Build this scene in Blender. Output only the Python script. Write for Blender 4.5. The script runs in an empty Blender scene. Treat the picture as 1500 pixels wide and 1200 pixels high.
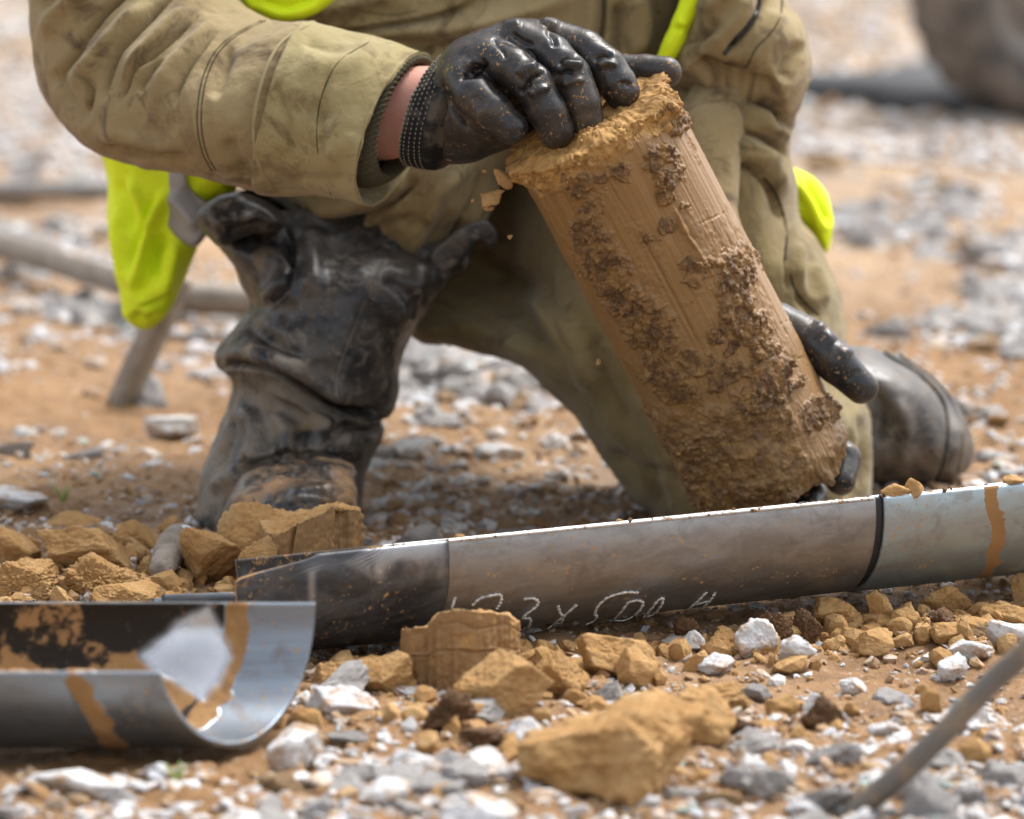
import bpy, bmesh, math, random
import numpy as np
from mathutils import Vector

random.seed(7)
rng = np.random.default_rng(7)
SC = bpy.context.scene
COL = SC.collection

# ------------------------------------------------------------------ camera
LENS, PITCH, CAM = 167.0, math.radians(10.0), np.array([0.0, -3.0, 0.6])
cd = bpy.data.cameras.new('camera')
cam = bpy.data.objects.new('camera', cd)
COL.objects.link(cam)
cam.location = CAM
cam.rotation_euler = (math.radians(90) - PITCH, 0, 0)
cd.lens = LENS
cd.sensor_width = 36
cd.clip_start = 0.05
cd.clip_end = 2000
cd.dof.use_dof = True
cd.dof.focus_distance = 2.77
cd.dof.aperture_fstop = 6.5
SC.camera = cam

# ------------------------------------------------------------------ sky, sun, exposure
w = bpy.data.worlds.new('World')
SC.world = w
w.use_nodes = True
nt = w.node_tree
nt.nodes.clear()
SUN_EL, SUN_AZ = math.radians(60), math.radians(48)      # azimuth clockwise from +Y
sky = nt.nodes.new('ShaderNodeTexSky')
sky.sky_type = 'NISHITA'
sky.sun_disc = False
sky.sun_elevation = SUN_EL
sky.sun_rotation = SUN_AZ
sky.air_density = 1.0
sky.dust_density = 3.0
hs = nt.nodes.new('ShaderNodeHueSaturation')
hs.inputs['Saturation'].default_value = 0.28
bg = nt.nodes.new('ShaderNodeBackground')
bg.inputs['Strength'].default_value = 0.15
wo = nt.nodes.new('ShaderNodeOutputWorld')
nt.links.new(sky.outputs[0], hs.inputs['Color'])
nt.links.new(hs.outputs[0], bg.inputs[0])
nt.links.new(bg.outputs[0], wo.inputs[0])
sl = bpy.data.lights.new('sun', 'SUN')
sl.energy = 1.8
sl.angle = math.radians(20)
sl.color = (1.0, 0.97, 0.93)
so = bpy.data.objects.new('sun', sl)
COL.objects.link(so)
sd_ = Vector((math.sin(SUN_AZ) * math.cos(SUN_EL), math.cos(SUN_AZ) * math.cos(SUN_EL), math.sin(SUN_EL)))
so.rotation_euler = sd_.to_track_quat('Z', 'Y').to_euler()
so.location = (2, -2, 4)
SC.view_settings.view_transform = 'Standard'
SC.view_settings.look = 'None'
SC.view_settings.gamma = 1
SC.view_settings.use_curve_mapping = False
SC.view_settings.exposure = 1.17
SC.render.engine = 'CYCLES'
SC.cycles.use_denoising = True
SC.cycles.max_bounces = 6

# ------------------------------------------------------------------ projection helpers
K = 36.0 / LENS / 1500.0
FW = np.array([0, math.cos(PITCH), -math.sin(PITCH)])
UP = np.array([0, math.sin(PITCH), math.cos(PITCH)])
RT = np.array([1.0, 0, 0])

def W(px, py, Y):
    px, py, Y = np.broadcast_arrays(np.asarray(px, float), np.asarray(py, float), np.asarray(Y, float))
    d = FW + ((px - 750) * K)[..., None] * RT - ((py - 600) * K)[..., None] * UP
    t = (Y - CAM[1]) / d[..., 1]
    return CAM + t[..., None] * d

def G(px, py, z=0.0):
    d = FW + (px - 750) * K * RT - (py - 600) * K * UP
    t = (z - CAM[2]) / d[2]
    return CAM + t * d

def PX(V):
    r = V - CAM
    z = r @ FW
    return 750 + (r @ RT) / z / K, 600 - (r @ UP) / z / K, z

# ------------------------------------------------------------------ noise
def _h(ix, iy, iz, s):
    a = (ix.astype(np.int64) * 374761393 + iy.astype(np.int64) * 668265263 + iz.astype(np.int64) * 2147483647 + s * 974634777) & 0xFFFFFFFF
    a = ((a ^ (a >> 13)) * 1274126177) & 0xFFFFFFFF
    a = ((a ^ (a >> 16)) * 2246822519) & 0xFFFFFFFF
    return ((a ^ (a >> 15)) & 0xFFFFFF) / float(0xFFFFFF)

def vn(P, s=0):
    P = np.asarray(P, float)
    i = np.floor(P)
    f = P - i
    f = f * f * f * (f * (f * 6 - 15) + 10)
    ix, iy, iz = i[:, 0], i[:, 1], i[:, 2]
    r = 0
    for a in (0, 1):
        wx = f[:, 0] if a else 1 - f[:, 0]
        for b in (0, 1):
            wy = f[:, 1] if b else 1 - f[:, 1]
            for c in (0, 1):
                wz = f[:, 2] if c else 1 - f[:, 2]
                r = r + wx * wy * wz * _h(ix + a, iy + b, iz + c, s)
    return r * 2 - 1

def fbm(P, o=4, s=0, g=0.5):
    P = np.asarray(P, float)
    r, a, t = 0, 1.0, 0
    for k in range(o):
        r = r + a * vn(P * 2 ** k + 13.7 * k, s + k)
        t += a
        a *= g
    return r / t * 1.5

def cell(P, s=0):
    P = np.asarray(P, float)
    i = np.floor(P)
    f1 = np.full(len(P), 9.0)
    f2 = np.full(len(P), 9.0)
    rid = np.zeros(len(P))
    for a in (-1, 0, 1):
        for b in (-1, 0, 1):
            for c in (-1, 0, 1):
                q = i + np.array([a, b, c])
                h = [_h(q[:, 0], q[:, 1], q[:, 2], s + m) for m in range(3)]
                d = np.sqrt((q[:, 0] + h[0] - P[:, 0]) ** 2 + (q[:, 1] + h[1] - P[:, 1]) ** 2 + (q[:, 2] + h[2] - P[:, 2]) ** 2)
                n = d < f1
                f2 = np.where(n, f1, np.minimum(f2, d))
                rid = np.where(n, h[0], rid)
                f1 = np.where(n, d, f1)
    return f1, f2, rid

def sm(a, b, x):
    t = np.clip((x - a) / (b - a), 0, 1)
    return t * t * (3 - 2 * t)

# ------------------------------------------------------------------ mesh helpers
def mesh_np(name, V, F, attrs=None, smooth=True):
    """F: list of int arrays (n,3) or (n,4)"""
    if not isinstance(F, (list, tuple)):
        F = [F]
    F = [np.asarray(f, np.int64) for f in F if len(f)]
    me = bpy.data.meshes.new(name)
    me.vertices.add(len(V))
    me.vertices.foreach_set('co', np.asarray(V, np.float32).ravel())
    nl = sum(f.size for f in F)
    me.loops.add(nl)
    me.loops.foreach_set('vertex_index', np.concatenate([f.ravel() for f in F]).astype(np.int32))
    tot = np.concatenate([np.full(len(f), f.shape[1]) for f in F])
    st = np.concatenate([[0], np.cumsum(tot)[:-1]])
    me.polygons.add(len(tot))
    me.polygons.foreach_set('loop_start', st.astype(np.int32))
    me.polygons.foreach_set('loop_total', tot.astype(np.int32))
    me.polygons.foreach_set('use_smooth', np.full(len(tot), smooth))
    for k, a in (attrs or {}).items():
        a = np.asarray(a, np.float32)
        if a.ndim == 1:
            at = me.attributes.new(k, 'FLOAT', 'POINT')
            at.data.foreach_set('value', a)
        else:
            at = me.attributes.new(k, 'FLOAT_COLOR', 'POINT')
            at.data.foreach_set('color', np.concatenate([a[:, :3], np.ones((len(a), 1), np.float32)], 1).ravel())
    me.update(calc_edges=True)
    me.validate()
    return me

def tag(o, label=None, cat=None, group=None, kind=None):
    if label: o['label'] = label
    if cat: o['category'] = cat
    if group: o['group'] = group
    if kind: o['kind'] = kind
    return o

def obj(name, me, mat, parent=None, loc=None):
    o = bpy.data.objects.new(name, me)
    COL.objects.link(o)
    if mat is not None and len(me.materials) == 0:
        me.materials.append(mat)
    if loc is not None:
        o.location = loc
    if parent is not None:
        o.parent = parent
    return o

def mk(name, V, F, mat, parent=None, origin=None, attrs=None, smooth=True):
    """V in world space; origin = object location; parent must have only a translation"""
    V = np.asarray(V, float)
    base = np.zeros(3)
    p = parent
    while p is not None:
        base = base + np.array(p.location)
        p = p.parent
    if origin is None:
        origin = base
    me = mesh_np(name, V - origin, F, attrs, smooth)
    return obj(name, me, mat, parent, tuple(np.asarray(origin) - base))

def empty(name, loc):
    o = bpy.data.objects.new(name, None)
    COL.objects.link(o)
    o.location = tuple(loc)
    o.empty_display_size = 0.05
    return o

def normals(V, F):
    N = np.zeros_like(V)
    for f in (F if isinstance(F, (list, tuple)) else [F]):
        f = np.asarray(f)
        if f.shape[1] == 4:
            n = np.cross(V[f[:, 2]] - V[f[:, 0]], V[f[:, 3]] - V[f[:, 1]])
        else:
            n = np.cross(V[f[:, 1]] - V[f[:, 0]], V[f[:, 2]] - V[f[:, 0]])
        for c in range(f.shape[1]):
            for k in range(3):
                N[:, k] += np.bincount(f[:, c], n[:, k], len(V))
    return N / (np.linalg.norm(N, axis=1, keepdims=True) + 1e-12)

def outward(V, F):
    """flip faces when the signed volume is negative"""
    c = V.mean(0)
    vol = 0
    for f in (F if isinstance(F, (list, tuple)) else [F]):
        a = V[f[:, 0]] - c
        for k in range(1, f.shape[1] - 1):
            vol += np.sum(a * np.cross(V[f[:, k]] - c, V[f[:, k + 1]] - c))
    if vol < 0:
        return [f[:, ::-1] for f in F] if isinstance(F, (list, tuple)) else F[:, ::-1]
    return F

def cr(P, n, closed=False):
    """Catmull-Rom resample of the rows of P to n rows"""
    P = np.asarray(P, float)
    m = len(P)
    if closed:
        Q = np.vstack([P[-1:], P, P[:2]])
        t = np.linspace(0, m, n, endpoint=False)
    else:
        Q = np.vstack([2 * P[:1] - P[1:2], P, 2 * P[-1:] - P[-2:-1]])
        t = np.linspace(0, m - 1, n)
    i = np.minimum(t.astype(int), m - (0 if closed else 1) - (0 if closed else 1)) if not closed else t.astype(int)
    i = np.clip(i, 0, len(Q) - 4)
    f = (t - i)[:, None]
    p0, p1, p2, p3 = Q[i], Q[i + 1], Q[i + 2], Q[i + 3]
    return 0.5 * (2 * p1 + (p2 - p0) * f + (2 * p0 - 5 * p1 + 4 * p2 - p3) * f ** 2 + (3 * p1 - p0 - 3 * p2 + p3) * f ** 3)

def seg_near(X, Yp, pts):
    """distance, parameter 0..1, signed side and nearest point from pixel points to a polyline"""
    pts = np.asarray(pts, float)
    L = np.concatenate([[0], np.cumsum(np.hypot(*(pts[1:] - pts[:-1]).T))])
    best = np.full(len(X), 1e9)
    tt = np.zeros(len(X)); sg = np.zeros(len(X)); nx = np.zeros(len(X)); ny = np.zeros(len(X))
    for i in range(len(pts) - 1):
        a, b = pts[i], pts[i + 1]
        d = b - a
        l2 = d @ d + 1e-9
        u = np.clip(((X - a[0]) * d[0] + (Yp - a[1]) * d[1]) / l2, 0, 1)
        qx, qy = a[0] + u * d[0], a[1] + u * d[1]
        ds = np.hypot(X - qx, Yp - qy)
        m = ds < best
        best = np.where(m, ds, best)
        tt = np.where(m, (L[i] + u * math.sqrt(l2)) / L[-1], tt)
        sg = np.where(m, np.sign(d[0] * (Yp - a[1]) - d[1] * (X - a[0])), sg)
        nx = np.where(m, qx, nx); ny = np.where(m, qy, ny)
    return best, tt, sg, nx, ny

def inside(X, Yp, poly):
    poly = np.asarray(poly, float)
    r = np.zeros(len(X), bool)
    j = len(poly) - 1
    for i in range(len(poly)):
        xi, yi = poly[i]; xj, yj = poly[j]
        if yi != yj:
            c = ((yi > Yp) != (yj > Yp)) & (X < (xj - xi) * (Yp - yi) / (yj - yi) + xi)
            r ^= c
        j = i
    return r

def polymask(X, Yp, poly, soft):
    d, *_ = seg_near(X, Yp, list(poly) + [poly[0]])
    s = np.where(inside(X, Yp, poly), d, -d)
    return sm(-soft, soft, s)

def S(width, amp, pts, kind='g', taper=0.25):
    return (width, amp * 0.0013, pts, kind, taper)

def sculpt(V, F, strokes=(), noise=()):
    """push vertices along their normals by strokes drawn from the front (widths in pixels, heights in mm) and noise"""
    N = normals(V, F)
    px, py, z = PX(V)
    vd = V - CAM
    vd /= np.linalg.norm(vd, axis=1, keepdims=True)
    face = sm(0.0, 0.35, -np.sum(N * vd, 1))
    D = np.zeros(len(V))
    for (wd, amp, pts, kind, tap) in strokes:
        pts = cr(pts, max(8, 5 * len(pts))) if len(pts) > 2 else np.asarray(pts, float)
        lo, hi = pts.min(0) - 4 * wd, pts.max(0) + 4 * wd
        m = np.where((px > lo[0]) & (px < hi[0]) & (py > lo[1]) & (py < hi[1]) & (face > 0))[0]
        if not len(m):
            continue
        d, t, sg, _, _ = seg_near(px[m], py[m], pts)
        e = sm(0, tap, t) * sm(0, tap, 1 - t) if tap > 0 else 1.0
        if kind == 'g':
            p = np.exp(-(d / wd) ** 2)
        elif kind == 'v':                       # sharp valley or crest
            p = np.exp(-d / wd * 1.2)
        else:                                   # overlap: steep on one side, slow on the other
            s = d * sg * (1 if kind == 'l' else -1)
            p = np.where(s > 0, np.exp(-(s / wd) ** 2), np.exp(-(s / (0.15 * wd)) ** 2))
        D[m] += amp * e * p * face[m]
    for (sc, amp, sd, o) in noise:
        D += amp * 0.001 * fbm(V * sc, o, sd)
    return V + N * D[:, None]

def grid_faces(n, m, closed=True):
    i = np.arange(n - 1)[:, None]
    j = np.arange(m if closed else m - 1)[None, :]
    a = i * m + j
    b = i * m + (j + 1) % m
    return np.stack([a, b, b + m, a + m], -1).reshape(-1, 4)

def loft(st, n, m, cap0=False, cap1=False, power=1.0):
    """stations: (Ax,Ay,Bx,By,Y,half depth,shift x,shift y)"""
    T = cr(np.array([tuple(s) + (0,) * (8 - len(s)) for s in st], float), n)
    A = W(T[:, 0], T[:, 1], T[:, 4]); B = W(T[:, 2], T[:, 3], T[:, 4])
    C = (A + B) / 2
    e1 = (B - A) / 2
    mx, my = (T[:, 0] + T[:, 2]) / 2, (T[:, 1] + T[:, 3]) / 2
    e2 = W(mx + T[:, 6], my + T[:, 7], T[:, 4] - T[:, 5]) - C
    th = np.linspace(0, 2 * math.pi, m, endpoint=False)
    c = np.sign(np.cos(th)) * np.abs(np.cos(th)) ** power
    s = np.sign(np.sin(th)) * np.abs(np.sin(th)) ** power
    V = (C[:, None] + c[None, :, None] * e1[:, None] + s[None, :, None] * e2[:, None]).reshape(-1, 3)
    F = [grid_faces(n, m)]
    j = np.arange(m)
    if cap0:
        V = np.vstack([V, C[:1]])
        F.append(np.stack([np.full(m, len(V) - 1), (j + 1) % m, j], 1))
    if cap1:
        V = np.vstack([V, C[-1:]])
        o = (n - 1) * m
        F.append(np.stack([np.full(m, len(V) - 1), o + j, o + (j + 1) % m], 1))
    return V, outward(V, F)

def pillow(outline, base, Tf, Rf, Tb, Rb, step=3.0, smooth=True, pw=0.5):
    """a closed padded shape with the given outline seen from the front; base = depth Y (number or function of pixel)"""
    ol = cr(outline, len(outline) * 8, True) if smooth else np.asarray(outline, float)
    lo, hi = ol.min(0) - 2 * step, ol.max(0) + 2 * step
    gx, gy = np.arange(lo[0], hi[0], step), np.arange(lo[1], hi[1], step)
    X, Yg = np.meshgrid(gx, gy)
    nx, ny = len(gx), len(gy)
    X, Yg = X.ravel(), Yg.ravel()
    d, t, sg, qx, qy = seg_near(X, Yg, np.vstack([ol, ol[:1]]))
    ins = inside(X, Yg, ol) & (d > 0.35 * step)
    q = grid_faces(ny, nx, False)
    q = q[ins[q].any(1)]
    used = np.zeros(len(X), bool)
    used[q.ravel()] = True
    X = np.where(ins, X, qx); Yg = np.where(ins, Yg, qy); d = np.where(ins, d, 0)
    b = base(X, Yg) if callable(base) else np.full(len(X), float(base))
    prof = lambda R: np.maximum(1 - (1 - np.clip(d / R, 0, 1)) ** 2, 0) ** pw
    fi = np.full(len(X), -1); fi[used] = np.arange(used.sum())
    bi = fi.copy()
    k = used & ins
    bi[k] = used.sum() + np.arange(k.sum())
    Vf = W(X[used], Yg[used], (b - Tf * prof(Rf))[used])
    Vb = W(X[k], Yg[k], (b + Tb * prof(Rb))[k])
    V = np.vstack([Vf, Vb])
    F = np.vstack([fi[q], bi[q][:, ::-1]])
    return V, outward(V, [F])

def tube(P, r, m=8, caps=True):
    P = np.asarray(P, float)
    n = len(P)
    r = np.broadcast_to(np.asarray(r, float), (n,))
    T = np.gradient(P, axis=0)
    T /= np.linalg.norm(T, axis=1, keepdims=True) + 1e-12
    ref = np.array([0.3, -0.9, 0.31])
    a = np.cross(T, ref); a /= np.linalg.norm(a, axis=1, keepdims=True) + 1e-9
    b = np.cross(T, a)
    th = np.linspace(0, 2 * math.pi, m, endpoint=False)
    V = (P[:, None] + r[:, None, None] * (np.cos(th)[None, :, None] * a[:, None] + np.sin(th)[None, :, None] * b[:, None])).reshape(-1, 3)
    F = [grid_faces(n, m)]
    if caps:
        j = np.arange(m)
        V = np.vstack([V, P[:1], P[-1:]])
        F.append(np.stack([np.full(m, n * m), (j + 1) % m, j], 1))
        F.append(np.stack([np.full(m, n * m + 1), (n - 1) * m + j, (n - 1) * m + (j + 1) % m], 1))
    return V, outward(V, F)

def join(parts):
    Vs, Q, T, o = [], [], [], 0
    for V, F in parts:
        for f in (F if isinstance(F, (list, tuple)) else [F]):
            (Q if f.shape[1] == 4 else T).append(f + o)
        Vs.append(V)
        o += len(V)
    return np.vstack(Vs), [np.vstack(x) for x in (Q, T) if x]

def drape(pts, V, off=0.0004, n=60):
    """a pixel polyline laid on the front of a mesh"""
    pts = cr(pts, n) if len(pts) > 2 else np.linspace(pts[0], pts[1], n)
    px, py, z = PX(V)
    out = []
    for x, y in pts:
        d2 = (px - x) ** 2 + (py - y) ** 2
        m = np.where(d2 < 36)[0]
        if not len(m):
            m = np.argsort(d2)[:6]
        zz = z[m].min()
        m = m[z[m] < zz + 0.012]
        i = m[np.argmin(d2[m])]
        wgt = np.exp(-d2[m] / 6.0)
        zc = np.sum(z[m] * wgt) / np.sum(wgt) - off
        dd = FW + (x - 750) * K * RT - (y - 600) * K * UP
        out.append(CAM + dd * zc)
    out = np.array(out)
    for _ in range(3):
        out[1:-1] = (out[:-2] + 2 * out[1:-1] + out[2:]) / 4
    return out

def surface_nets(f):
    n = f.shape
    s = f < 0
    c = np.zeros(tuple(k - 1 for k in n), np.int8)
    for a in (0, 1):
        for b in (0, 1):
            for d in (0, 1):
                c += s[a:n[0] - 1 + a, b:n[1] - 1 + b, d:n[2] - 1 + d]
    I = np.argwhere((c > 0) & (c < 8))
    idx = np.full(c.shape, -1)
    idx[tuple(I.T)] = np.arange(len(I))
    pos = np.zeros((len(I), 3)); cnt = np.zeros(len(I))
    cor = [np.array([a, b, d]) for a in (0, 1) for b in (0, 1) for d in (0, 1)]
    for p in range(8):
        for q in range(p + 1, 8):
            if np.abs(cor[p] - cor[q]).sum() != 1:
                continue
            fa = f[tuple((I + cor[p]).T)]; fb = f[tuple((I + cor[q]).T)]
            m = (fa < 0) != (fb < 0)
            t = np.where(m, fa / np.where(m, fa - fb, 1), 0)
            pos += m[:, None] * (cor[p] + t[:, None] * (cor[q] - cor[p]))
            cnt += m
    V = I + pos / cnt[:, None]
    Q = []
    for ax in range(3):
        u, v = [(1, 2), (2, 0), (0, 1)][ax]
        sl = [slice(None)] * 3
        s0 = list(sl); s0[ax] = slice(0, n[ax] - 1)
        s1 = list(sl); s1[ax] = slice(1, n[ax])
        ch = s[tuple(s0)] != s[tuple(s1)]
        E = np.argwhere(ch)
        E = E[(E[:, u] > 0) & (E[:, v] > 0) & (E[:, u] < n[u] - 1) & (E[:, v] < n[v] - 1)]
        du = np.zeros(3, int); du[u] = 1
        dv = np.zeros(3, int); dv[v] = 1
        q = np.stack([idx[tuple((E - du - dv).T)], idx[tuple((E - dv).T)], idx[tuple(E.T)], idx[tuple((E - du).T)]], 1)
        neg = ~s[tuple(E.T)]
        q[neg] = q[neg][:, ::-1]
        Q.append(q)
    Q = np.vstack(Q)
    return V, Q[(Q >= 0).all(1)]

def chain_sdf(P, pts):
    d = None
    for (a, b) in zip(pts[:-1], pts[1:]):
        A, B = np.array(a[:3], float), np.array(b[:3], float)
        ba = B - A
        t = np.clip(((P - A) @ ba) / (ba @ ba), 0, 1)
        q = np.linalg.norm(P - A - t[..., None] * ba, axis=-1) - (a[3] + (b[3] - a[3]) * t)
        d = q if d is None else smin(d, q, 4)
    return d

def smin(a, b, k):
    h = np.clip(0.5 + 0.5 * (b - a) / k, 0, 1)
    return b + (a - b) * h - k * h * (1 - h)

def sdf_mesh(fn, lo, hi, step, Y0, SP):
    """fn on pixel space (px, py, depth in pixels); depth 0 at Y0, SP metres a pixel"""
    ax = [np.arange(lo[k], hi[k], step) for k in range(3)]
    P = np.stack(np.meshgrid(*ax, indexing='ij'), -1)
    V, Q = surface_nets(fn(P))
    V = V * step + np.array(lo)
    Wd = W(V[:, 0], V[:, 1], Y0 + V[:, 2] * SP)
    return Wd, outward(Wd, [Q])

_ico = {}
def ico(sub):
    if sub not in _ico:
        bm = bmesh.new()
        bmesh.ops.create_icosphere(bm, subdivisions=sub, radius=1)
        _ico[sub] = (np.array([v.co[:] for v in bm.verts]), np.array([[v.index for v in f.verts] for f in bm.faces]))
        bm.free()
    return _ico[sub]

def rock(seed, sub=3, planes=11, p=22, rough=0.05, fine=0.0, cells=0.0):
    """an angular broken lump, about unit radius"""
    r = np.random.default_rng(seed)
    D, F = ico(sub)
    n = r.normal(size=(planes, 3)); n /= np.linalg.norm(n, axis=1, keepdims=True)
    n = np.vstack([n, -n[:2] + r.normal(size=(2, 3)) * .2])
    n /= np.linalg.norm(n, axis=1, keepdims=True)
    d = r.uniform(0.55, 1.0, len(n))
    q = np.maximum(D @ n.T, 0) / d
    R = np.sum(q ** p, 1) ** (-1.0 / p)
    R = np.minimum(R, 1.25)
    V = D * R[:, None]
    off = r.uniform(0, 50, 3)
    k = rough * fbm(V * 2.2 + off, 4, seed % 97)
    if fine:
        k = k + fine * fbm(V * np.array([9, 9, 9]) + off, 3, seed % 89)
    if cells:
        a, b, _ = cell(V * 5 + off, seed % 83)
        k = k + cells * (sm(0.02, 0.25, b - a) - 1)
    return V * (1 + k[:, None]), F

# ------------------------------------------------------------------ materials
class MB:
    def __init__(s, name):
        s.m = bpy.data.materials.new(name)
        s.m.use_nodes = True
        s.n, s.l = s.m.node_tree.nodes, s.m.node_tree.links
        s.b = s.n['Principled BSDF']
        s.co = s.n.new('ShaderNodeTexCoord').outputs['Object']
        s.col = None; s.rgh = None; s.nrm = None
    def rgb(s, c):
        x = s.n.new('ShaderNodeRGB'); x.outputs[0].default_value = (*c, 1); return x.outputs[0]
    def val(s, v):
        x = s.n.new('ShaderNodeValue'); x.outputs[0].default_value = v; return x.outputs[0]
    def math(s, op, a, b=None, clamp=False):
        x = s.n.new('ShaderNodeMath'); x.operation = op; x.use_clamp = clamp
        for i, q in enumerate((a, b)):
            if q is None: continue
            if isinstance(q, (int, float)): x.inputs[i].default_value = q
            else: s.l.new(q, x.inputs[i])
        return x.outputs[0]
    def map(s, scale, rot=(0, 0, 0), loc=(0, 0, 0)):
        x = s.n.new('ShaderNodeMapping')
        x.inputs['Scale'].default_value = scale if hasattr(scale, '__len__') else (scale,) * 3
        x.inputs['Rotation'].default_value = rot
        x.inputs['Location'].default_value = loc
        s.l.new(s.co, x.inputs[0]); return x.outputs[0]
    def noise(s, scale, det=5, rough=0.6, dist=0.0, rot=(0, 0, 0), loc=(0, 0, 0)):
        x = s.n.new('ShaderNodeTexNoise'); x.inputs['Scale'].default_value = 1
        x.inputs['Detail'].default_value = det; x.inputs['Roughness'].default_value = rough; x.inputs['Distortion'].default_value = dist
        s.l.new(s.map(scale, rot, loc), x.inputs['Vector']); return x.outputs[0]
    def voro(s, scale, feature='F1', out='Distance', rnd=1.0):
        x = s.n.new('ShaderNodeTexVoronoi'); x.feature = feature; x.inputs['Scale'].default_value = 1
        x.inputs['Randomness'].default_value = rnd
        s.l.new(s.map(scale), x.inputs['Vector']); return x.outputs[out]
    def ramp(s, v, lo, hi):
        x = s.n.new('ShaderNodeMapRange'); x.interpolation_type = 'SMOOTHSTEP'
        x.inputs['From Min'].default_value = lo; x.inputs['From Max'].default_value = hi
        s.l.new(v, x.inputs['Value']); return x.outputs[0]
    def attr(s, name, out='Fac'):
        x = s.n.new('ShaderNodeAttribute'); x.attribute_name = name; return x.outputs[out]
    def mix(s, f, a, b, mode='MIX'):
        x = s.n.new('ShaderNodeMix'); x.data_type = 'RGBA'; x.blend_type = mode
        for k, q in ((0, f), (6, a), (7, b)):
            if isinstance(q, (int, float)): x.inputs[k].default_value = q
            elif isinstance(q, tuple): x.inputs[k].default_value = (*q, 1)
            else: s.l.new(q, x.inputs[k])
        return x.outputs[2]
    def base(s, c, rough):
        s.col = s.rgb(c); s.rgh = s.val(rough); return s
    def layer(s, f, c, rough=None):
        s.col = s.mix(f, s.col, c if not isinstance(c, tuple) else s.rgb(c))
        if rough is not None:
            s.rgh = s.math('ADD', s.math('MULTIPLY', s.rgh, s.math('SUBTRACT', 1.0, f)), s.math('MULTIPLY', f, rough))
        return s
    def bump(s, h, dist, strength=1.0):
        x = s.n.new('ShaderNodeBump'); x.inputs['Distance'].default_value = dist; x.inputs['Strength'].default_value = strength
        s.l.new(h, x.inputs['Height'])
        if s.nrm is not None: s.l.new(s.nrm, x.inputs['Normal'])
        s.nrm = x.outputs[0]; return s
    def done(s, metallic=0.0, spec=0.5, sss=None, coat=0.0, sheen=0.0, metal_from=None):
        s.l.new(s.col, s.b.inputs['Base Color']); s.l.new(s.rgh, s.b.inputs['Roughness'])
        if metal_from is not None: s.l.new(metal_from, s.b.inputs['Metallic'])
        else: s.b.inputs['Metallic'].default_value = metallic
        s.b.inputs['Specular IOR Level'].default_value = spec
        s.b.inputs['Coat Weight'].default_value = coat
        s.b.inputs['Sheen Weight'].default_value = sheen
        if sss:
            s.b.inputs['Subsurface Weight'].default_value = sss; s.b.inputs['Subsurface Radius'].default_value = (1, .35, .2); s.b.inputs['Subsurface Scale'].default_value = 0.004
        if s.nrm is not None: s.l.new(s.nrm, s.b.inputs['Normal'])
        return s.m

def m_fabric(name, c, dirt, amt=0.5, light=None, loc=(0, 0, 0)):
    m = MB(name).base(c, 0.9)
    if light: m.layer(m.ramp(m.noise(14, 4, .6, 0.5, loc=loc), .45, .75), light)
    m.layer(m.math('MULTIPLY', m.ramp(m.noise(17, 8, .70, 1.6, loc=loc), .49, .66), amt), dirt)
    m.layer(m.math('MULTIPLY', m.ramp(m.noise((9, 9, 5), 7, .66, 2.2, loc=(loc[0] + 4, loc[1], loc[2] + 2)), .52, .64), amt * .6), (.135, .088, .043))
    m.layer(m.math('MULTIPLY', m.ramp(m.noise(70, 6, .7, .6, loc=loc), .56, .72), amt * .8), dirt)
    m.layer(m.math('MULTIPLY', m.ramp(m.noise(160, 4, .7, 0, loc=loc), .66, .74), .45), (.30, .19, .09))
    tw = m.noise((2200, 2200, 2200), 1, .5)
    m.layer(m.math('MULTIPLY', m.ramp(tw, .35, .65), .16), (c[0] * 1.5, c[1] * 1.5, c[2] * 1.5))
    m.bump(tw, 0.00025, .7).bump(m.noise(260, 4, .6), 0.0009, .6).bump(m.noise(45, 4, .55, .6), 0.004, .5)
    return m.done(spec=.2, sheen=.15)

OLIVE = (.245, .184, .088)
M_jacket = m_fabric('olive_canvas', OLIVE, (.085, .053, .026), .95, (.31, .245, .13))
M_cuffp = m_fabric('olive_canvas_cuff', (.27, .218, .10), (.105, .066, .031), .8, (.33, .285, .15), (3, 1, 2))
M_trouser = m_fabric('olive_trouser_canvas', (.20, .152, .068), (.062, .042, .020), .7, (.26, .21, .108), (5, 2, 9))
M_vest = MB('hi_vis_fabric').base((.72, .88, .015), .7)
M_vest.layer(M_vest.math('MULTIPLY', M_vest.ramp(M_vest.noise(22, 6, .65, .8), .48, .72), .5), (.52, .60, .02))
M_vest.layer(M_vest.math('MULTIPLY', M_vest.ramp(M_vest.noise(120, 4, .65), .66, .74), .6), (.22, .20, .05))
M_vest = M_vest.bump(M_vest.noise(1500, 1), .0002, .6).bump(M_vest.noise(40, 3, .5, .4), .003, .5).done(spec=.3)
M_tape = MB('reflective_tape').base((.30, .285, .28), .5)
M_tape = M_tape.layer(M_tape.math('MULTIPLY', M_tape.ramp(M_tape.noise(40, 5), .45, .7), .5), (.22, .19, .16)).done(spec=.5, metallic=.2)
M_knit = MB('ribbed_knit').base((.075, .066, .042), .95)
M_knit = M_knit.layer(M_knit.ramp(M_knit.noise(900, 3), .4, .7), (.12, .105, .065)).bump(M_knit.noise(1500, 2), .0004).done(spec=.1)
M_skin = MB('skin').base((.60, .31, .235), .5)
M_skin.layer(M_skin.math('MULTIPLY', M_skin.ramp(M_skin.noise(90, 5, .6), .4, .7), .6), (.56, .24, .18))
M_skin = M_skin.bump(M_skin.noise((900, 300, 900), 3), .0003, .6).bump(M_skin.voro(900), .0002, .4).done(sss=.12, spec=.4)

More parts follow.
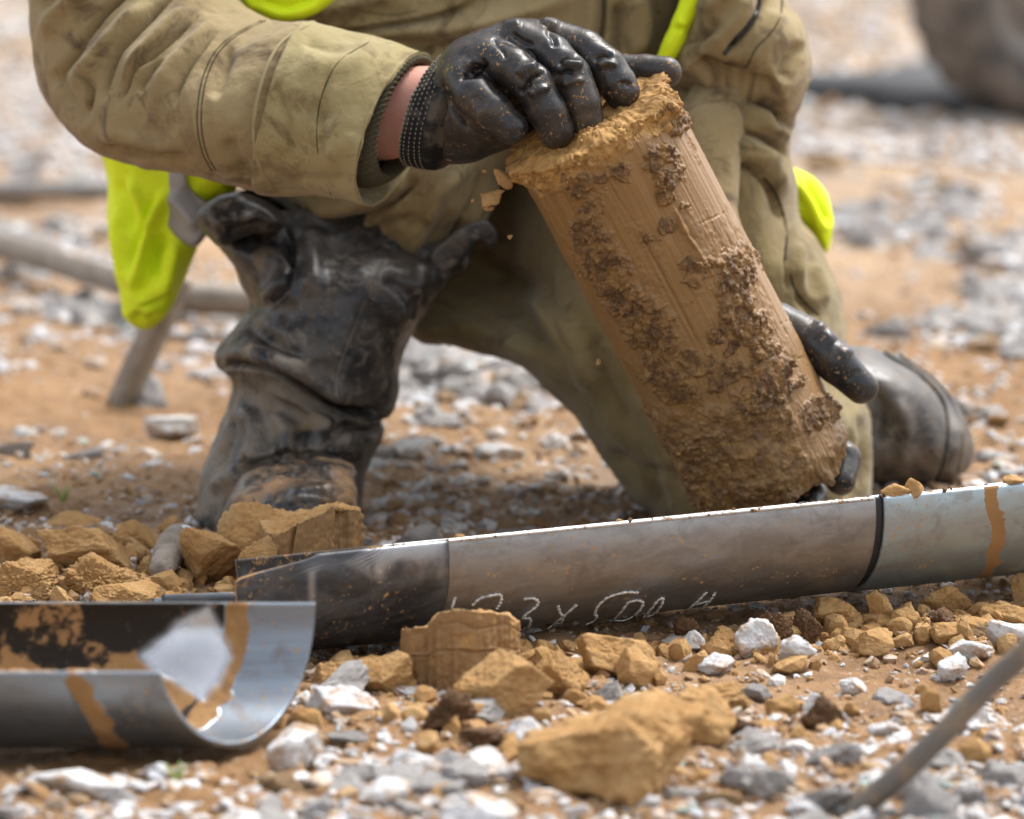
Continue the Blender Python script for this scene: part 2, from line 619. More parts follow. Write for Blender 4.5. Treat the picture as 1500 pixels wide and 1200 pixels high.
def m_rubber(name, dust, fine, rough, at=False, mud=(.36, .20, .075), base=(.0125, .0135, .016), d_col=(.20, .165, .125)):
    m = MB(name).base(base, rough)
    if at: dust = m.attr('dust')
    m.layer(m.math('MULTIPLY', m.ramp(m.noise(18, 8, .72, 1.0), .40, .62), dust), d_col, .75)
    m.layer(m.math('MULTIPLY', m.ramp(m.noise(60, 7, .7, .5), .52, .64), m.math('MULTIPLY', dust, .8)), (.20, .135, .075), .85)
    sp = m.math('MULTIPLY', m.ramp(m.noise(420, 3, .6), .60, .64), m.ramp(m.noise(55, 5, .7), .46, .58))
    m.layer(m.math('MULTIPLY', sp, fine), mud, .9)
    sp2 = m.ramp(m.noise(1100, 2, .5, loc=(4, 4, 4)), .70, .73)
    m.layer(m.math('MULTIPLY', sp2, fine), mud, .9)
    if at:
        m.layer(m.math('MULTIPLY', m.ramp(m.noise(48, 8, .75, .8, loc=(9, 2, 4)), .54, .62), .5), (.19, .165, .13), .8)
        m.layer(m.math('MULTIPLY', m.ramp(m.noise(150, 6, .7, loc=(3, 2, 4)), .60, .68), .5), (.24, .20, .15), .85)
    m.bump(sp, .0006, .9 * min(1, fine)).bump(m.noise(240, 4, .6), .0005, .5).bump(m.noise(900, 2), .00012, .5)
    return m
M_glove = m_rubber('glove_rubber', .22, 1.0, .32, d_col=(.12, .085, .05), base=(.011, .0125, .0155)).done(spec=.5)
M_gknit = MB('glove_knit').base((.012, .012, .013), .9)
M_gknit = M_gknit.layer(M_gknit.ramp(M_gknit.noise(60, 5, .6), .45, .65), (.085, .072, .055)).done(spec=.15)
M_yarn = MB('pale_yarn').base((.27, .235, .175), .9).done(spec=.1)
M_boot = m_rubber('boot_rubber', .95, .25, .36, at=True).done(spec=.5)
M_bootd = m_rubber('boot_rubber_muddy', 1.0, 1.0, .34, at=True, mud=(.25, .13, .05), d_col=(.29, .165, .075)).done(spec=.5)
M_seam = MB('stitching').base((.035, .028, .017), .9).done(spec=.1)
M_seaml = MB('piping_edge').base((.30, .25, .14), .9).done(spec=.1)
M_lining = MB('dark_lining').base((.05, .042, .022), .95).done(spec=.1)

def m_clay(name, c, c2, dark, wet=.7, fscale=1.0):
    m = MB(name).base(c, wet)
    m.layer(m.ramp(m.noise(38 * fscale, 6, .62, .4), .38, .68), c2)
    m.layer(m.math('MULTIPLY', m.ramp(m.noise(90 * fscale, 7, .7, .8), .57, .70), .7), dark)
    m.layer(m.math('MULTIPLY', m.ramp(m.noise(700 * fscale, 3, .6), .62, .70), .5), (c[0] * 1.25, c[1] * 1.25, c[2] * 1.3))
    m.bump(m.noise(90 * fscale, 7, .7, .4), .004, .8).bump(m.noise(260 * fscale, 6, .65), .0022, .8).bump(m.noise(900, 3, .6), .0006, .7)
    return m.done(spec=.25)
M_clay = m_clay('ochre_clay', (.41, .230, .086), (.50, .315, .142), (.20, .10, .036), .85)
M_dark_soil = m_clay('dark_brown_soil', (.12, .062, .028), (.18, .095, .04), (.06, .032, .017), .6)

def m_core():
    m = MB('core_clay').base((.225, .124, .040), .36)
    cl = m.attr('clod')
    m.col = m.mix(m.math('MULTIPLY', m.ramp(m.noise(16, 6, .65, .8), .42, .62), .6), m.col, (.265, .145, .045))
    m.rgh = m.math('ADD', m.rgh, m.math('MULTIPLY', m.ramp(m.noise(16, 6, .65, .8), .42, .62), .18))
    st = m.attr('streak_sheen')  # scrape streaks, plus sheen painted into the colour of the right side
    m.layer(m.ramp(st, .35, .75), (.26, .152, .066), .32)
    m.layer(m.math('MULTIPLY', m.ramp(st, .30, .12), .7), (.20, .105, .037), .42)
    dk = m.mix(m.ramp(m.noise(120, 6, .7, .5), .4, .62), (.095, .047, .017), (.26, .142, .045))
    m.layer(cl, dk, .55)
    m.layer(m.attr('top'), m.mix(m.ramp(m.noise(90, 5, .65), .4, .65), (.40, .225, .068), (.25, .132, .040)), .8)
    m.layer(m.math('MULTIPLY', m.ramp(m.noise(500, 3, .6), .63, .70), .5), (.12, .06, .025))
    m.bump(m.noise(500, 5, .65), .0009, .5).bump(m.math('MULTIPLY', m.noise(260, 5, .7), cl), .0025, .7)
    return m.done(spec=.4)
M_core = m_core()
M_ccrumb = m_clay('core_crumb', (.19, .105, .042), (.25, .14, .055), (.10, .052, .02), .5)

def m_stone():
    m = MB('limestone').base((.56, .555, .55), .75)
    rn = m.n.new('ShaderNodeObjectInfo').outputs['Random']
    m.layer(m.ramp(rn, .45, .95), (.50, .50, .51))
    m.layer(m.math('MULTIPLY', m.ramp(m.noise(60, 6, .65, 1.0), .48, .64), .6), (.40, .40, .41))
    m.layer(m.math('MULTIPLY', m.ramp(m.noise(45, 6, .7, .6, loc=(7, 3, 1)), .49, .61), .85), (.35, .21, .10), .9)
    m.layer(m.math('MULTIPLY', m.ramp(m.noise(300, 3, .6), .6, .7), .4), (.72, .72, .72))
    m.bump(m.noise(160, 6, .65), .0022, .8).bump(m.noise(900, 3), .0005, .6)
    return m
M_stone = m_stone().done(spec=.35)
def m_gravel():
    m = MB('gravel_stones').base((.5, .5, .5), .8)
    m.col = m.attr('tint', 'Color')
    m.layer(m.math('MULTIPLY', m.ramp(m.noise(70, 6, .65, 1.0), .48, .64), .5), (.34, .335, .34))
    m.layer(m.math('MULTIPLY', m.ramp(m.noise(55, 6, .7, .6, loc=(7, 3, 1)), .49, .60), .85), (.33, .19, .085), .9)
    m.bump(m.noise(200, 5, .65), .0018, .8)
    return m.done(spec=.3)
M_gravel = m_gravel()
def m_ground():
    m = MB('wet_clay_ground').base((.255, .138, .056), .75)
    m.layer(m.ramp(m.noise(2.2, 6, .6, .6), .40, .64), (.36, .21, .10))
    m.layer(m.math('MULTIPLY', m.ramp(m.noise(5.0, 7, .68, .8, loc=(2, 5, 1)), .47, .64), .8), (.165, .088, .038), .5)
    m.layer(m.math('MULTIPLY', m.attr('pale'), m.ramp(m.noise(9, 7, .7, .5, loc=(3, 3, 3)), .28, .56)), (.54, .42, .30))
    m.layer(m.math('MULTIPLY', m.ramp(m.noise(30, 6, .7), .56, .70), .7), (.18, .10, .045))
    m.layer(m.math('MULTIPLY', m.ramp(m.noise(130, 4, .65), .60, .70), .7), (.45, .33, .22))
    m.layer(m.math('MULTIPLY', m.ramp(m.noise(260, 3, .6, loc=(1, 1, 8)), .64, .70), .8), (.50, .48, .46))
    m.bump(m.noise(150, 6, .68), .004, .9).bump(m.noise(700, 4, .6), .0012, .8)
    return m.done(spec=.25)
M_ground = m_ground()

def m_steel(name, c, c2, rough, dirt_amt, mud_attr=False, clean_attr=False, aniso=None, metallic=.85, dirt=(.16, .11, .07)):
    m = MB(name).base(c, rough)
    m.layer(m.ramp(m.noise((7, 90, 90), 5, .65, .3), .36, .68), c2, rough + .06)
    m.layer(m.math('MULTIPLY', m.ramp(m.noise(60, 7, .7, .6), .50, .66), dirt_amt), dirt, .7)
    sp = m.ramp(m.noise(300, 4, .65), .615, .65)
    msp = m.math('MULTIPLY', sp, m.ramp(m.noise(28, 4), .44, .55))
    m.layer(msp, (.40, .23, .085), .9)
    mask = msp
    if mud_attr:
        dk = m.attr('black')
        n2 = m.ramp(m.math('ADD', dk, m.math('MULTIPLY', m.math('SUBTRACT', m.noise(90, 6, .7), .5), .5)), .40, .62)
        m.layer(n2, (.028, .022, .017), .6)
        md = m.attr('mud')
        n = m.ramp(m.math('ADD', md, m.math('MULTIPLY', m.math('SUBTRACT', m.noise(110, 6, .7, .5), .5), 1.1)), .42, .58)
        m.layer(n, m.mix(m.noise(60, 5), (.20, .10, .034), (.36, .20, .075)), .9)
        mask = m.math('MAXIMUM', mask, n)
    if clean_attr:
        m.layer(m.attr('clean'), m.mix(m.ramp(m.noise(20, 2, .5), .35, .65), (.46, .47, .49), (.66, .66, .68)), .20)
    m.bump(m.noise((900, 60, 60) if aniso is None else aniso, 3, .6), .00012, .5).bump(m.noise(80, 4), .0008, .25)
    met = m.math('MULTIPLY', m.math('SUBTRACT', 1.0, mask), metallic)
    return m.done(metal_from=met, spec=.5)
M_barrel = m_steel('worn_steel', (.33, .335, .345), (.25, .24, .23), .38, .35, dirt=(.14, .115, .09))
M_shoe = m_steel('blackened_steel', (.052, .055, .062), (.11, .12, .135), .42, .35, metallic=.6, mud_attr=True, clean_attr=True)
M_blue = m_steel('blue_grey_steel', (.36, .46, .51), (.34, .37, .38), .38, .35, mud_attr=True, metallic=.75)
M_fore = m_steel('blued_steel_open', (.25, .295, .34), (.20, .22, .25), .36, .45, mud_attr=True, clean_attr=True, metallic=.85)
M_ring = MB('black_rubber_ring').base((.02, .02, .022), .5).done(spec=.4)
M_bright = MB('bright_rim').base((.55, .54, .52), .4)
M_bright = M_bright.layer(M_bright.math('MULTIPLY', M_bright.ramp(M_bright.noise(140, 5, .7), .52, .64), .9), (.30, .17, .07), .9).done(metallic=.7)
M_chalk = MB('chalk_paint').base((.80, .79, .76), .85)
M_chalk = M_chalk.layer(M_chalk.math('MULTIPLY', M_chalk.ramp(M_chalk.noise(500, 4, .7), .44, .60), .8), (.26, .24, .22)).done()
M_wood = MB('weathered_wood').base((.30, .26, .215), .85)
M_wood = M_wood.layer(M_wood.ramp(M_wood.noise((60, 60, 60), 5, .6), .4, .7), (.20, .17, .14)).bump(M_wood.noise(220, 5), .002).done(spec=.2)
M_bar = MB('dull_bar').base((.22, .215, .21), .6)
M_bar = M_bar.layer(M_bar.ramp(M_bar.noise(50, 5), .4, .7), (.30, .25, .20)).done(metallic=.3)
M_rod = MB('muddy_rod').base((.13, .115, .10), .7)
M_rod = M_rod.layer(M_rod.ramp(M_rod.noise(60, 5), .45, .65), (.20, .15, .10)).done()
M_tyre = MB('tyre_rubber').base((.030, .028, .027), .7)
M_tyre = M_tyre.layer(M_tyre.math('MULTIPLY', M_tyre.ramp(M_tyre.noise(16, 6, .6), .30, .60), .75), (.20, .165, .135), .9).bump(M_tyre.noise(120, 4), .002).done(spec=.3)
M_rim = MB('wheel_rim').base((.30, .28, .26), .5).done(metallic=.6)
M_shadow = MB('painted_shadow').base((.035, .035, .037), .8).done()  # near-black colour standing for shade on the ground by the wheel
M_grass = MB('grass_blade').base((.22, .30, .06), .6).done()
M_twig = MB('twig').base((.10, .065, .04), .9).done()

# ------------------------------------------------------------------ ground
def ghx(X, Y):
    P = np.stack([X, Y, np.zeros_like(X)], 1)
    h = .010 * fbm(P * 3.1, 3, 5) + .006 * fbm(P * 11, 3, 8) + .0035 * fbm(P * 42, 3, 11)
    near = np.exp(-((X - 0.05) ** 2 / .5 + (Y + .25) ** 2 / .25))
    h = h * (1 - .35 * near) - .004
    # scrape in the mud behind the tube, between the two legs
    h = h - .008 * np.exp(-((X - .02) ** 2 / .02 + (Y - .05) ** 2 / .01))
    h = h - .007 * np.exp(-((Y + .60) / .05) ** 4) * (1 / (1 + np.exp((X + .10) / .01)))
    return h
def gh(x, y):
    return float(ghx(np.array([x]), np.array([y]))[0])

def axis(segs):
    out = []
    for a, b, s in segs:
        out.append(np.arange(a, b - 1e-6, s))
    return np.concatenate(out + [[segs[-1][1]]])
gxs = axis([(-300, -40, 20), (-40, -6, 2), (-6, -1.6, .15), (-1.6, -.62, .02), (-.62, .66, .0032), (.66, 1.9, .02), (1.9, 6, .15), (6, 40, 2), (40, 300, 20)])
gys = axis([(-40, -3, 2), (-3, -1.2, .1), (-1.2, -.84, .01), (-.84, .5, .0034), (.5, 1.2, .008), (1.2, 4.5, .022), (4.5, 9, .15), (9, 40, 1.5), (40, 400, 20)])
GX, GY = np.meshgrid(gxs, gys)
gx, gy = GX.ravel(), GY.ravel()
gz = ghx(gx, gy)
P3 = np.stack([gx, gy, gx * 0], 1)
nearm = (gx > -.7) & (gx < .75) & (gy > -.9) & (gy < .9)
f1, f2, _ = cell(P3[nearm] * 75, 3)
gz[nearm] += .0030 * sm(.55, .05, f1) * sm(-.25, .3, fbm(P3[nearm] * 14, 3, 21)) + .0012 * fbm(P3[nearm] * 260, 2, 22)
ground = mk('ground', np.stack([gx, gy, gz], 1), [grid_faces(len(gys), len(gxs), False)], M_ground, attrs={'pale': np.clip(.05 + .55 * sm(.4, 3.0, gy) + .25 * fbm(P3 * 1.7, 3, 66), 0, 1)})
tag(ground, kind='structure')

# ------------------------------------------------------------------ steel half tubes
def half_tube(C0, a, n, L0, L1, R, th, psi0, psi1, nl, na, lx=None):
    """solid half pipe; a axis, n side towards the camera; lx(psi, t) optional length function"""
    z = np.cross(a, n); z = z / np.linalg.norm(z)
    if z[2] < 0: z = -z
    ps = np.linspace(psi0, psi1, na)
    ring_psi = np.concatenate([ps, ps[::-1]])
    ring_R = np.concatenate([np.full(na, R), np.full(na, R - th)])
    t = np.linspace(0, 1, nl)
    TT, PP = np.meshgrid(t, ring_psi, indexing='ij')
    RR = np.broadcast_to(ring_R, TT.shape)
    LL = L0 + (L1 - L0) * TT if lx is None else lx(PP, TT)
    V = C0 + LL[..., None] * a + RR[..., None] * (np.cos(PP)[..., None] * n + np.sin(PP)[..., None] * z)
    m = 2 * na
    F = [grid_faces(nl, m)]
    i = np.arange(na - 1)
    e0 = np.stack([i, i + 1, m - 2 - i, m - 1 - i], 1)
    F.append(e0[:, ::-1]); F.append(e0 + (nl - 1) * m)
    F = [np.vstack(F)]
    V = V.reshape(-1, 3)
    return V, outward(V, F), PP.ravel(), LL.ravel(), RR.ravel()

# -- the marked tube
A0, A1 = W(390, 817, -.385), W(1280, 728, -.235)
ax = A1 - A0; LT = np.linalg.norm(ax); ax = ax / LT
sd = np.cross(ax, np.array([0, 0, 1.0])); sd /= np.linalg.norm(sd)
if sd[1] > 0: sd = -sd
RTB = .0545
psa, psb = math.radians(12), math.radians(-168)
def L_at(px):            # axial length where the axis passes a pixel column
    r = A0 - CAM; u = (px - 750) * K
    return ((u * (r @ FW)) - r @ RT) / (ax @ RT - u * (ax @ FW))
tb = tag(empty('steel_half_tube', A0 - np.array([0, 0, RTB])), 'long worn steel half tube with white handwritten marks lying in front of the core', 'tube')
L545, L655, L1275, L1290, L1620 = L_at(494), L_at(604), L_at(1222), L_at(1234), L_at(1880)
V, F, P_, L_, R_ = half_tube(A0, ax, sd, 0, L655, RTB, .004, psa, psb, 160, 90,
    lx=lambda P, T: (-.037 * np.maximum(np.cos(P), 0) * sm(psa, psa - .20, P) + .012 * sm(psa - .22, psa, P) * (P > -.6)) * (1 - T) + L655 * T)
px, py, _ = PX(V)
seamm = np.exp(-((L_ - L545) / .0012) ** 2)
V = V - normals(V, F) * (.0007 * seamm * (R_ > RTB - .001))[:, None]
clean = np.clip((sm(L545 - .001, L545 + .003, L_) * sm(L655 + .0, L655 - .004, L_) * sm(math.radians(-8), math.radians(6), P_ + .22 * fbm(V * 50, 4, 2))
         + .5 * polymask(px, py, [(505, 825), (545, 800), (545, 850), (530, 838)], 5) + .7 * polymask(px, py, [(452, 830), (462, 830), (460, 885), (453, 885)], 5)) * (R_ > RTB - .001), 0, 1) * .6
mud = np.where(R_ < RTB - .001, .40, 0.0) + .40 * sm(.0, -.036, L_) * (P_ > -1.2) + .35 * sm(L655 - .012, L655 - .002, L_)
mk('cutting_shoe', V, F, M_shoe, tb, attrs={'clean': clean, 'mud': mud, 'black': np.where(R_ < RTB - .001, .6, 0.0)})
V, F, P_, L_, R_ = half_tube(A0, ax, sd, L655 + .0004, L1275, RTB - .0005, .004, psa, psb, 220, 100)
brl = mk('barrel', V, F, M_barrel, tb)
V, F, *_ = half_tube(A0, ax, sd, L1275, L1290, RTB - .0022, .003, psa + .01, psb - .01, 6, 100)
mk('joint_ring', V, F, M_ring, tb)
V, F, P_, L_, R_ = half_tube(A0, ax, sd, L1290, L1620, RTB + .0002, .004, psa, psb, 160, 100)
px, py, _ = PX(V)
cl_ = 1 - np.abs(L_ - L_at(1388) + .010 * (P_ - psa) + .0022 * fbm(V * 70, 4, 6)) / .0050 + .5 * fbm(V * 130, 4, 8)
mk('extension_barrel', V, F, M_blue, tb, attrs={'mud': np.clip(sm(-.3, .5, cl_), 0, 1) * .95 + np.where(R_ < RTB - .001, .5, 0), 'black': L_ * 0})
# bright rim strip along the near edge, mud crumbs on it
rim = []
for (l0, l1) in ((L655 + .001, L1275 - .001), (L1290 + .001, L1620)):
    ls = np.linspace(l0, l1, 120)
    zz = np.cross(ax, sd); zz = zz if zz[2] > 0 else -zz
    q = [A0 + ls[:, None] * ax + rr * (math.cos(psa) * sd + math.sin(psa) * zz) + h * (-math.sin(psa) * sd + math.cos(psa) * zz) for rr, h in ((RTB - .0045, .0008), (RTB - .0002, .0009), (RTB - .0001, -.0012 ), (RTB - .0045, -.001))]
    V = np.stack(q, 1).reshape(-1, 3)
    rim.append((V, outward(V, [grid_faces(120, 4)])))
V, F = join(rim)
mk('cut_edge', V, F, M_bright, tb)

def cyl_hit(px, py, R):
    d = FW + (px - 750) * K * RT - (py - 600) * K * UP
    o = CAM - A0
    dp = d - (d @ ax) * ax; op = o - (o @ ax) * ax
    a_, b_, c_ = dp @ dp, 2 * dp @ op, op @ op - R * R
    disc = b_ * b_ - 4 * a_ * c_
    t = (-b_ - math.sqrt(max(disc, 0))) / (2 * a_)
    P = CAM + t * d
    n = op + t * dp
    return P, n / np.linalg.norm(n)
marks = [[(667, 875), (664, 884), (662, 891)],
    [(692, 887), (704, 877), (725, 872), (734, 873), (733, 883), (728, 892)],
    [(767, 878), (780, 877), (788, 881), (785, 889), (771, 900), (766, 906), (776, 907), (775, 916), (766, 921)],
    [(817, 887), (821, 899), (827, 903)], [(845, 886), (824, 904), (802, 921)], [(812, 912), (821, 913), (825, 905)],
    [(935, 869), (917, 868), (892, 875), (877, 887), (871, 900), (874, 903), (869, 910), (858, 915)],
    [(921, 881), (911, 895), (900, 908), (917, 908), (933, 898), (942, 885), (934, 880), (919, 883)],
    [(942, 905), (953, 893), (964, 880), (971, 877), (968, 888), (957, 900), (948, 903)],
    [(1008, 893), (1022, 881), (1035, 868)], [(1028, 891), (1040, 880), (1048, 868)], [(1020, 886), (1030, 883), (1041, 880)]]
parts = []
for mkp in marks:
    q = cr(mkp, 12 * len(mkp))
    H = [cyl_hit(x, min(y, 930), RTB) for x, y in q]
    C = np.array([h[0] for h in H]); N = np.array([h[1] for h in H])
    T = np.gradient(C, axis=0); T /= np.linalg.norm(T, axis=1, keepdims=True) + 1e-9
    B = np.cross(N, T)
    wd = (.00078 + .00022 * np.sin(np.arange(len(C)) * .9))[:, None]
    V = np.stack([C - B * wd - N * .0003, C - B * wd + N * .0003, C + B * wd + N * .0003, C + B * wd - N * .0003], 1).reshape(-1, 3)
    parts.append((V, outward(V, [grid_faces(len(C), 4)])))
V, F = join(parts)
tag(mk('marking', V, F, M_chalk, brl), 'white handwritten figures 1 2 3 x 500 along the lower side of the tube')

# -- the open tube in the foreground
FC = W(350, 941, -.60) + np.array([0, 0, .003]); FR = .0575
s0 = K * 2.43
psn, psf = math.radians(180 + 5.8), math.radians(360 + 5.8)       # here n = -Y side is angle 180
fa, fn = np.array([1.0, 0, 0]), np.array([0, 1.0, 0])
def flen(P, T):
    u = (1 + np.cos(P - math.radians(5.8))) / 2
    xe = (245 + 212 * u ** .72 - 350) * s0
    return (-1000 * s0) * (1 - T) + xe * T
V, F, P_, L_, R_ = half_tube(FC, fa, fn, 0, 1, FR, .0032, psn, psf, 420, 150, lx=flen)
px, py, _ = PX(V)
inner = R_ < FR - .001
dend = (flen(P_, 1.0) - L_) / s0
_tx, _ty = 6 * fbm(V * 55, 4, 91), 6 * fbm(V * 55, 4, 92)
tear = polymask(px + _tx, py + _ty, [(208, 964), (228, 945), (262, 918), (306, 894), (324, 925), (333, 962), (322, 995), (298, 1022), (262, 1003), (225, 983)], 12) 
band = sm(90, 102, dend + 9 * fbm(V * 90, 4, 4)) * sm(142, 130, dend + 9 * fbm(V * 90, 4, 14))
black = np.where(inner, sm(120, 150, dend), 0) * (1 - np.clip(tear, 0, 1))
lowmud = np.where(inner, sm(130, 160, dend) * (.34 + .40 * sm(930, 990, py) + .42 * fbm(V * 38, 4, 7)), 0)
d_, *_r = seg_near(px, py, [(112, 1000), (135, 1040), (165, 1085), (185, 1112)])
mud = np.where(inner, band * .95 + lowmud + .5 * sm(14, 4, dend) * sm(1040, 1080, py), .8 * sm(22, 8, d_ + 7 * fbm(V * 70, 4, 24)) + .25 * sm(12, 2, dend) * (fbm(V * 50, 2, 3) > .1))
mud = np.clip(mud, 0, 1) * (1 - np.clip(tear, 0, 1) * inner)
V = V + normals(V, F) * (np.clip(mud * 1.6 - .5, 0, 1) * (.0008 + .0012 * fbm(V * 120, 4, 44)))[:, None]
ft = mk('open_steel_tube', V, F, M_fore, origin=FC - np.array([0, 0, FR]), attrs={'clean': np.clip(tear, 0, 1) * inner, 'mud': mud, 'black': black * (1 - band)})
tag(ft, 'open blue grey half tube smeared with mud inside, lying nearest the camera', 'tube')

# -- dark tube piece behind the foreground tube
V, F, *_ = half_tube(W(280, 872, -.33), np.array([.985, .17, 0]), np.array([.17, -.985, 0]), -.02, .024, .034, .003, math.radians(14), math.radians(-166), 20, 30)
tag(mk('tube_piece', V, F, M_shoe, origin=W(280, 872, -.33) - np.array([0, 0, .03]), attrs={'clean': np.zeros(len(V)), 'mud': np.full(len(V), .2), 'black': np.zeros(len(V))}),
    'short dark steel tube piece beside the tip of the marked tube', 'tube piece')

# ------------------------------------------------------------------ soil core
CT, CB = W(865, 180, -.165), W(1136, 697, -.115)
cax = CT - CB; CL = np.linalg.norm(cax); cax /= CL
toc = CAM - (CT + CB) / 2; toc /= np.linalg.norm(toc)
cu = np.cross(cax, toc); cu /= np.linalg.norm(cu)          # sideways
cv = np.cross(cu, cax); cv = cv if cv @ toc > 0 else -cv   # towards the camera
CR = .0515
na, nl = 560, 620
th = np.linspace(0, 2 * math.pi, na, endpoint=False)
# rings: bottom cap, side, top cap
side = np.linspace(0, 1, nl)
capr = np.linspace(.04, 1, 40, endpoint=False)
rad = np.concatenate([capr, np.ones(nl), capr[::-1]])
tt = np.concatenate([np.zeros(40), side, np.ones(40)])
TH, RD = np.meshgrid(th, rad); _, TT = np.meshgrid(th, tt)
V0 = CB + (TT * CL)[..., None] * cax + (RD * CR)[..., None] * (np.cos(TH)[..., None] * cu + np.sin(TH)[..., None] * cv)
V0 = V0.reshape(-1, 3); TT = TT.ravel(); RD = RD.ravel(); TH = TH.ravel()
px, py, _ = PX(V0)
front = np.sin(TH) > -.15
blobs = [(850, 275, 16), (862, 310, 16), (867, 350, 22), (880, 383, 24), (900, 410, 24), (917, 432, 26), (940, 462, 28), (960, 487, 28), (970, 515, 24), (975, 545, 22), (995, 570, 22),
    (975, 230, 14), (980, 262, 16), (972, 290, 12), (960, 240, 12), (990, 180, 14), (975, 155, 16), (1079, 385, 22), (1076, 415, 24), (1082, 445, 22), (1092, 470, 22), (1064, 462, 10), (1055, 492, 12), (1070, 505, 10), (1108, 492, 18), (1116, 515, 18), (1124, 540, 20), (1120, 565, 22),
    (1008, 530, 14), (1030, 540, 14), (1052, 546, 14), (1078, 545, 12), (1202, 604, 17), (1195, 612, 14), (1016, 408, 9), (1006, 385, 7), (976, 330, 9), (1018, 402, 9), (950, 345, 6), (1045, 555, 12), (1000, 300, 7),
    (1105, 590, 22), (1165, 565, 9), (860, 330, 14), (905, 255, 10), (885, 262, 10), (1040, 380, 5)]
blob = np.zeros(len(V0))
wob = 13 * fbm(V0 * 110, 4, 31, .65)
for x, y, r in blobs:
    blob = np.maximum(blob, sm(1.30, .80, (np.hypot(px - x, py - y) + wob) / (1.15 * r)))
low = sm(.31, .26, TT + .10 * fbm(V0 * 32, 5, 33, .6) + .22 * sm(1130, 1210, px))
blob *= front; 
backr = np.where(front, 0, .4 * sm(0, .4, fbm(V0 * 40, 3, 30)))
crust = np.clip(np.maximum(low * .85, backr), 0, 1)
topm = sm(.935, .962, TT + .032 * fbm(V0 * 45, 5, 35, .6)) 
f1, f2, rid = cell(V0 * 190, 41)
g1, g2, rid2 = cell(V0 * 420, 43)
bump = (1 - f1) * .55 + (1 - g1) * .30 + .4 * rid - .35
str_ = fbm(np.stack([np.cos(TH) * 48, np.sin(TH) * 48, TT * 1.5], 1), 4, 51, .7)
str2 = fbm(np.stack([np.cos(TH) * 9, np.sin(TH) * 9, TT * 1.1], 1), 3, 53)
smooth_amt = (1 - np.clip(blob + crust + topm, 0, 1))
film = sm(.05, .45, fbm(V0 * 42, 5, 57, .65)) * smooth_amt
disp = .00020 * str_ * smooth_amt + .0006 * str2 + .0005 * film
# long ridge and open cracks
for pts, wd, am in (([(985, 300), (1003, 340), (1020, 365), (1038, 395), (1052, 412)], 3.5, .0022), ([(1120, 540), (1150, 600), (1165, 640)], 3, .001), ([(880, 250), (930, 330), (990, 440), (1030, 520)], 2.0, -.0007), ([(945, 235), (990, 330), (1030, 410)], 1.8, -.0006),
                    ([(1100, 560), (1180, 520)], 1.6, -.0006), ([(1005, 420), (1060, 400)], 1.4, -.0006), ([(1020, 330), (1065, 310)], 1.3, -.0006), ([(930, 370), (985, 345)], 1.3, -.0005), ([(1130, 480), (1180, 460)], 1.2, -.0005)):
    d_, t_, *_r = seg_near(px, py, cr(pts, 20) if len(pts) > 2 else pts)
    disp += am * np.exp(-((d_ + 2 * fbm(V0 * 200, 2, 61)) / wd) ** 2) * sm(0, .15, t_) * sm(0, .15, 1 - t_) * front
disp += blob * (.0012 + .0058 * np.clip(bump * sm(-.8, .2, fbm(V0 * 75, 3, 46)) , -.2, 1)) + crust * (.0022 + .0042 * np.clip(bump, -.3, 1) * sm(.0, .40, fbm(V0 * 42, 3, 48)) + .0036 * fbm(V0 * 70, 5, 45, .6))
edge_lo = sm(.06, 0, TT) * (1 + fbm(V0 * 60, 3, 71)) * .004
disp = disp - edge_lo
disp += topm * (RD > .99) * (.0020 * bump + .0046 * fbm(V0 * 65, 5, 47, .6) - .0004 + .0040 * sm(.925, .97, TT) * np.clip(-np.cos(TH) * (1 if cu[0] > 0 else -1), 0, 1) * (.6 + 1.6 * fbm(V0 * 60, 5, 77, .6)))
rdir = np.cos(TH)[:, None] * cu + np.sin(TH)[:, None] * cv
V = V0 + rdir * (disp * sm(0, .4, RD))[:, None]
capm = (TT > .999)
V = V + cax * (np.where(capm, (1 - RD) ** .6 * .006 + .0030 * bump * sm(-.2, .4, fbm(V0 * 50, 2, 39)) + .004 * fbm(V0 * 60, 5, 49, .6), 0) + np.where((TT > .9) & ~capm, (sm(.95, 1, TT)) * (.0030 * bump * sm(-.2, .4, fbm(V0 * 50, 2, 39)) + .004 * fbm(V0 * 60, 5, 49, .6)), 0))[:, None]
V = V - cax * (np.where(TT < .001, .004 * bump + .01 * fbm(V0 * 50, 4, 72), 0) + np.where((TT > 0) & (TT < .06), sm(.06, 0, TT) * (.004 * bump + .01 * fbm(V0 * 50, 4, 72)), 0))[:, None]
F = [grid_faces(len(rad), na)]
core = empty('soil_core', CB)
tag(core, 'cylindrical brown clay core sample, scraped smooth with clinging crumbs, held upright by gloves', 'soil core')
cb = mk('core_body', V, outward(V, F), M_core, core, attrs={'clod': np.clip(np.clip(blob + crust * .8, 0, 1) * sm(-.15, .25, bump + .3) + .22 * film, 0, 1), 'streak_sheen': np.clip(.5 + .50 * str_ + .12 * str2 + .45 * sm(.1, .9, np.cos(TH) * (1 if cu[0] > 0 else -1)) - .15, 0, 1), 'top': np.clip(topm, 0, 1)})  # streak mask also lightens the right side as painted sheen
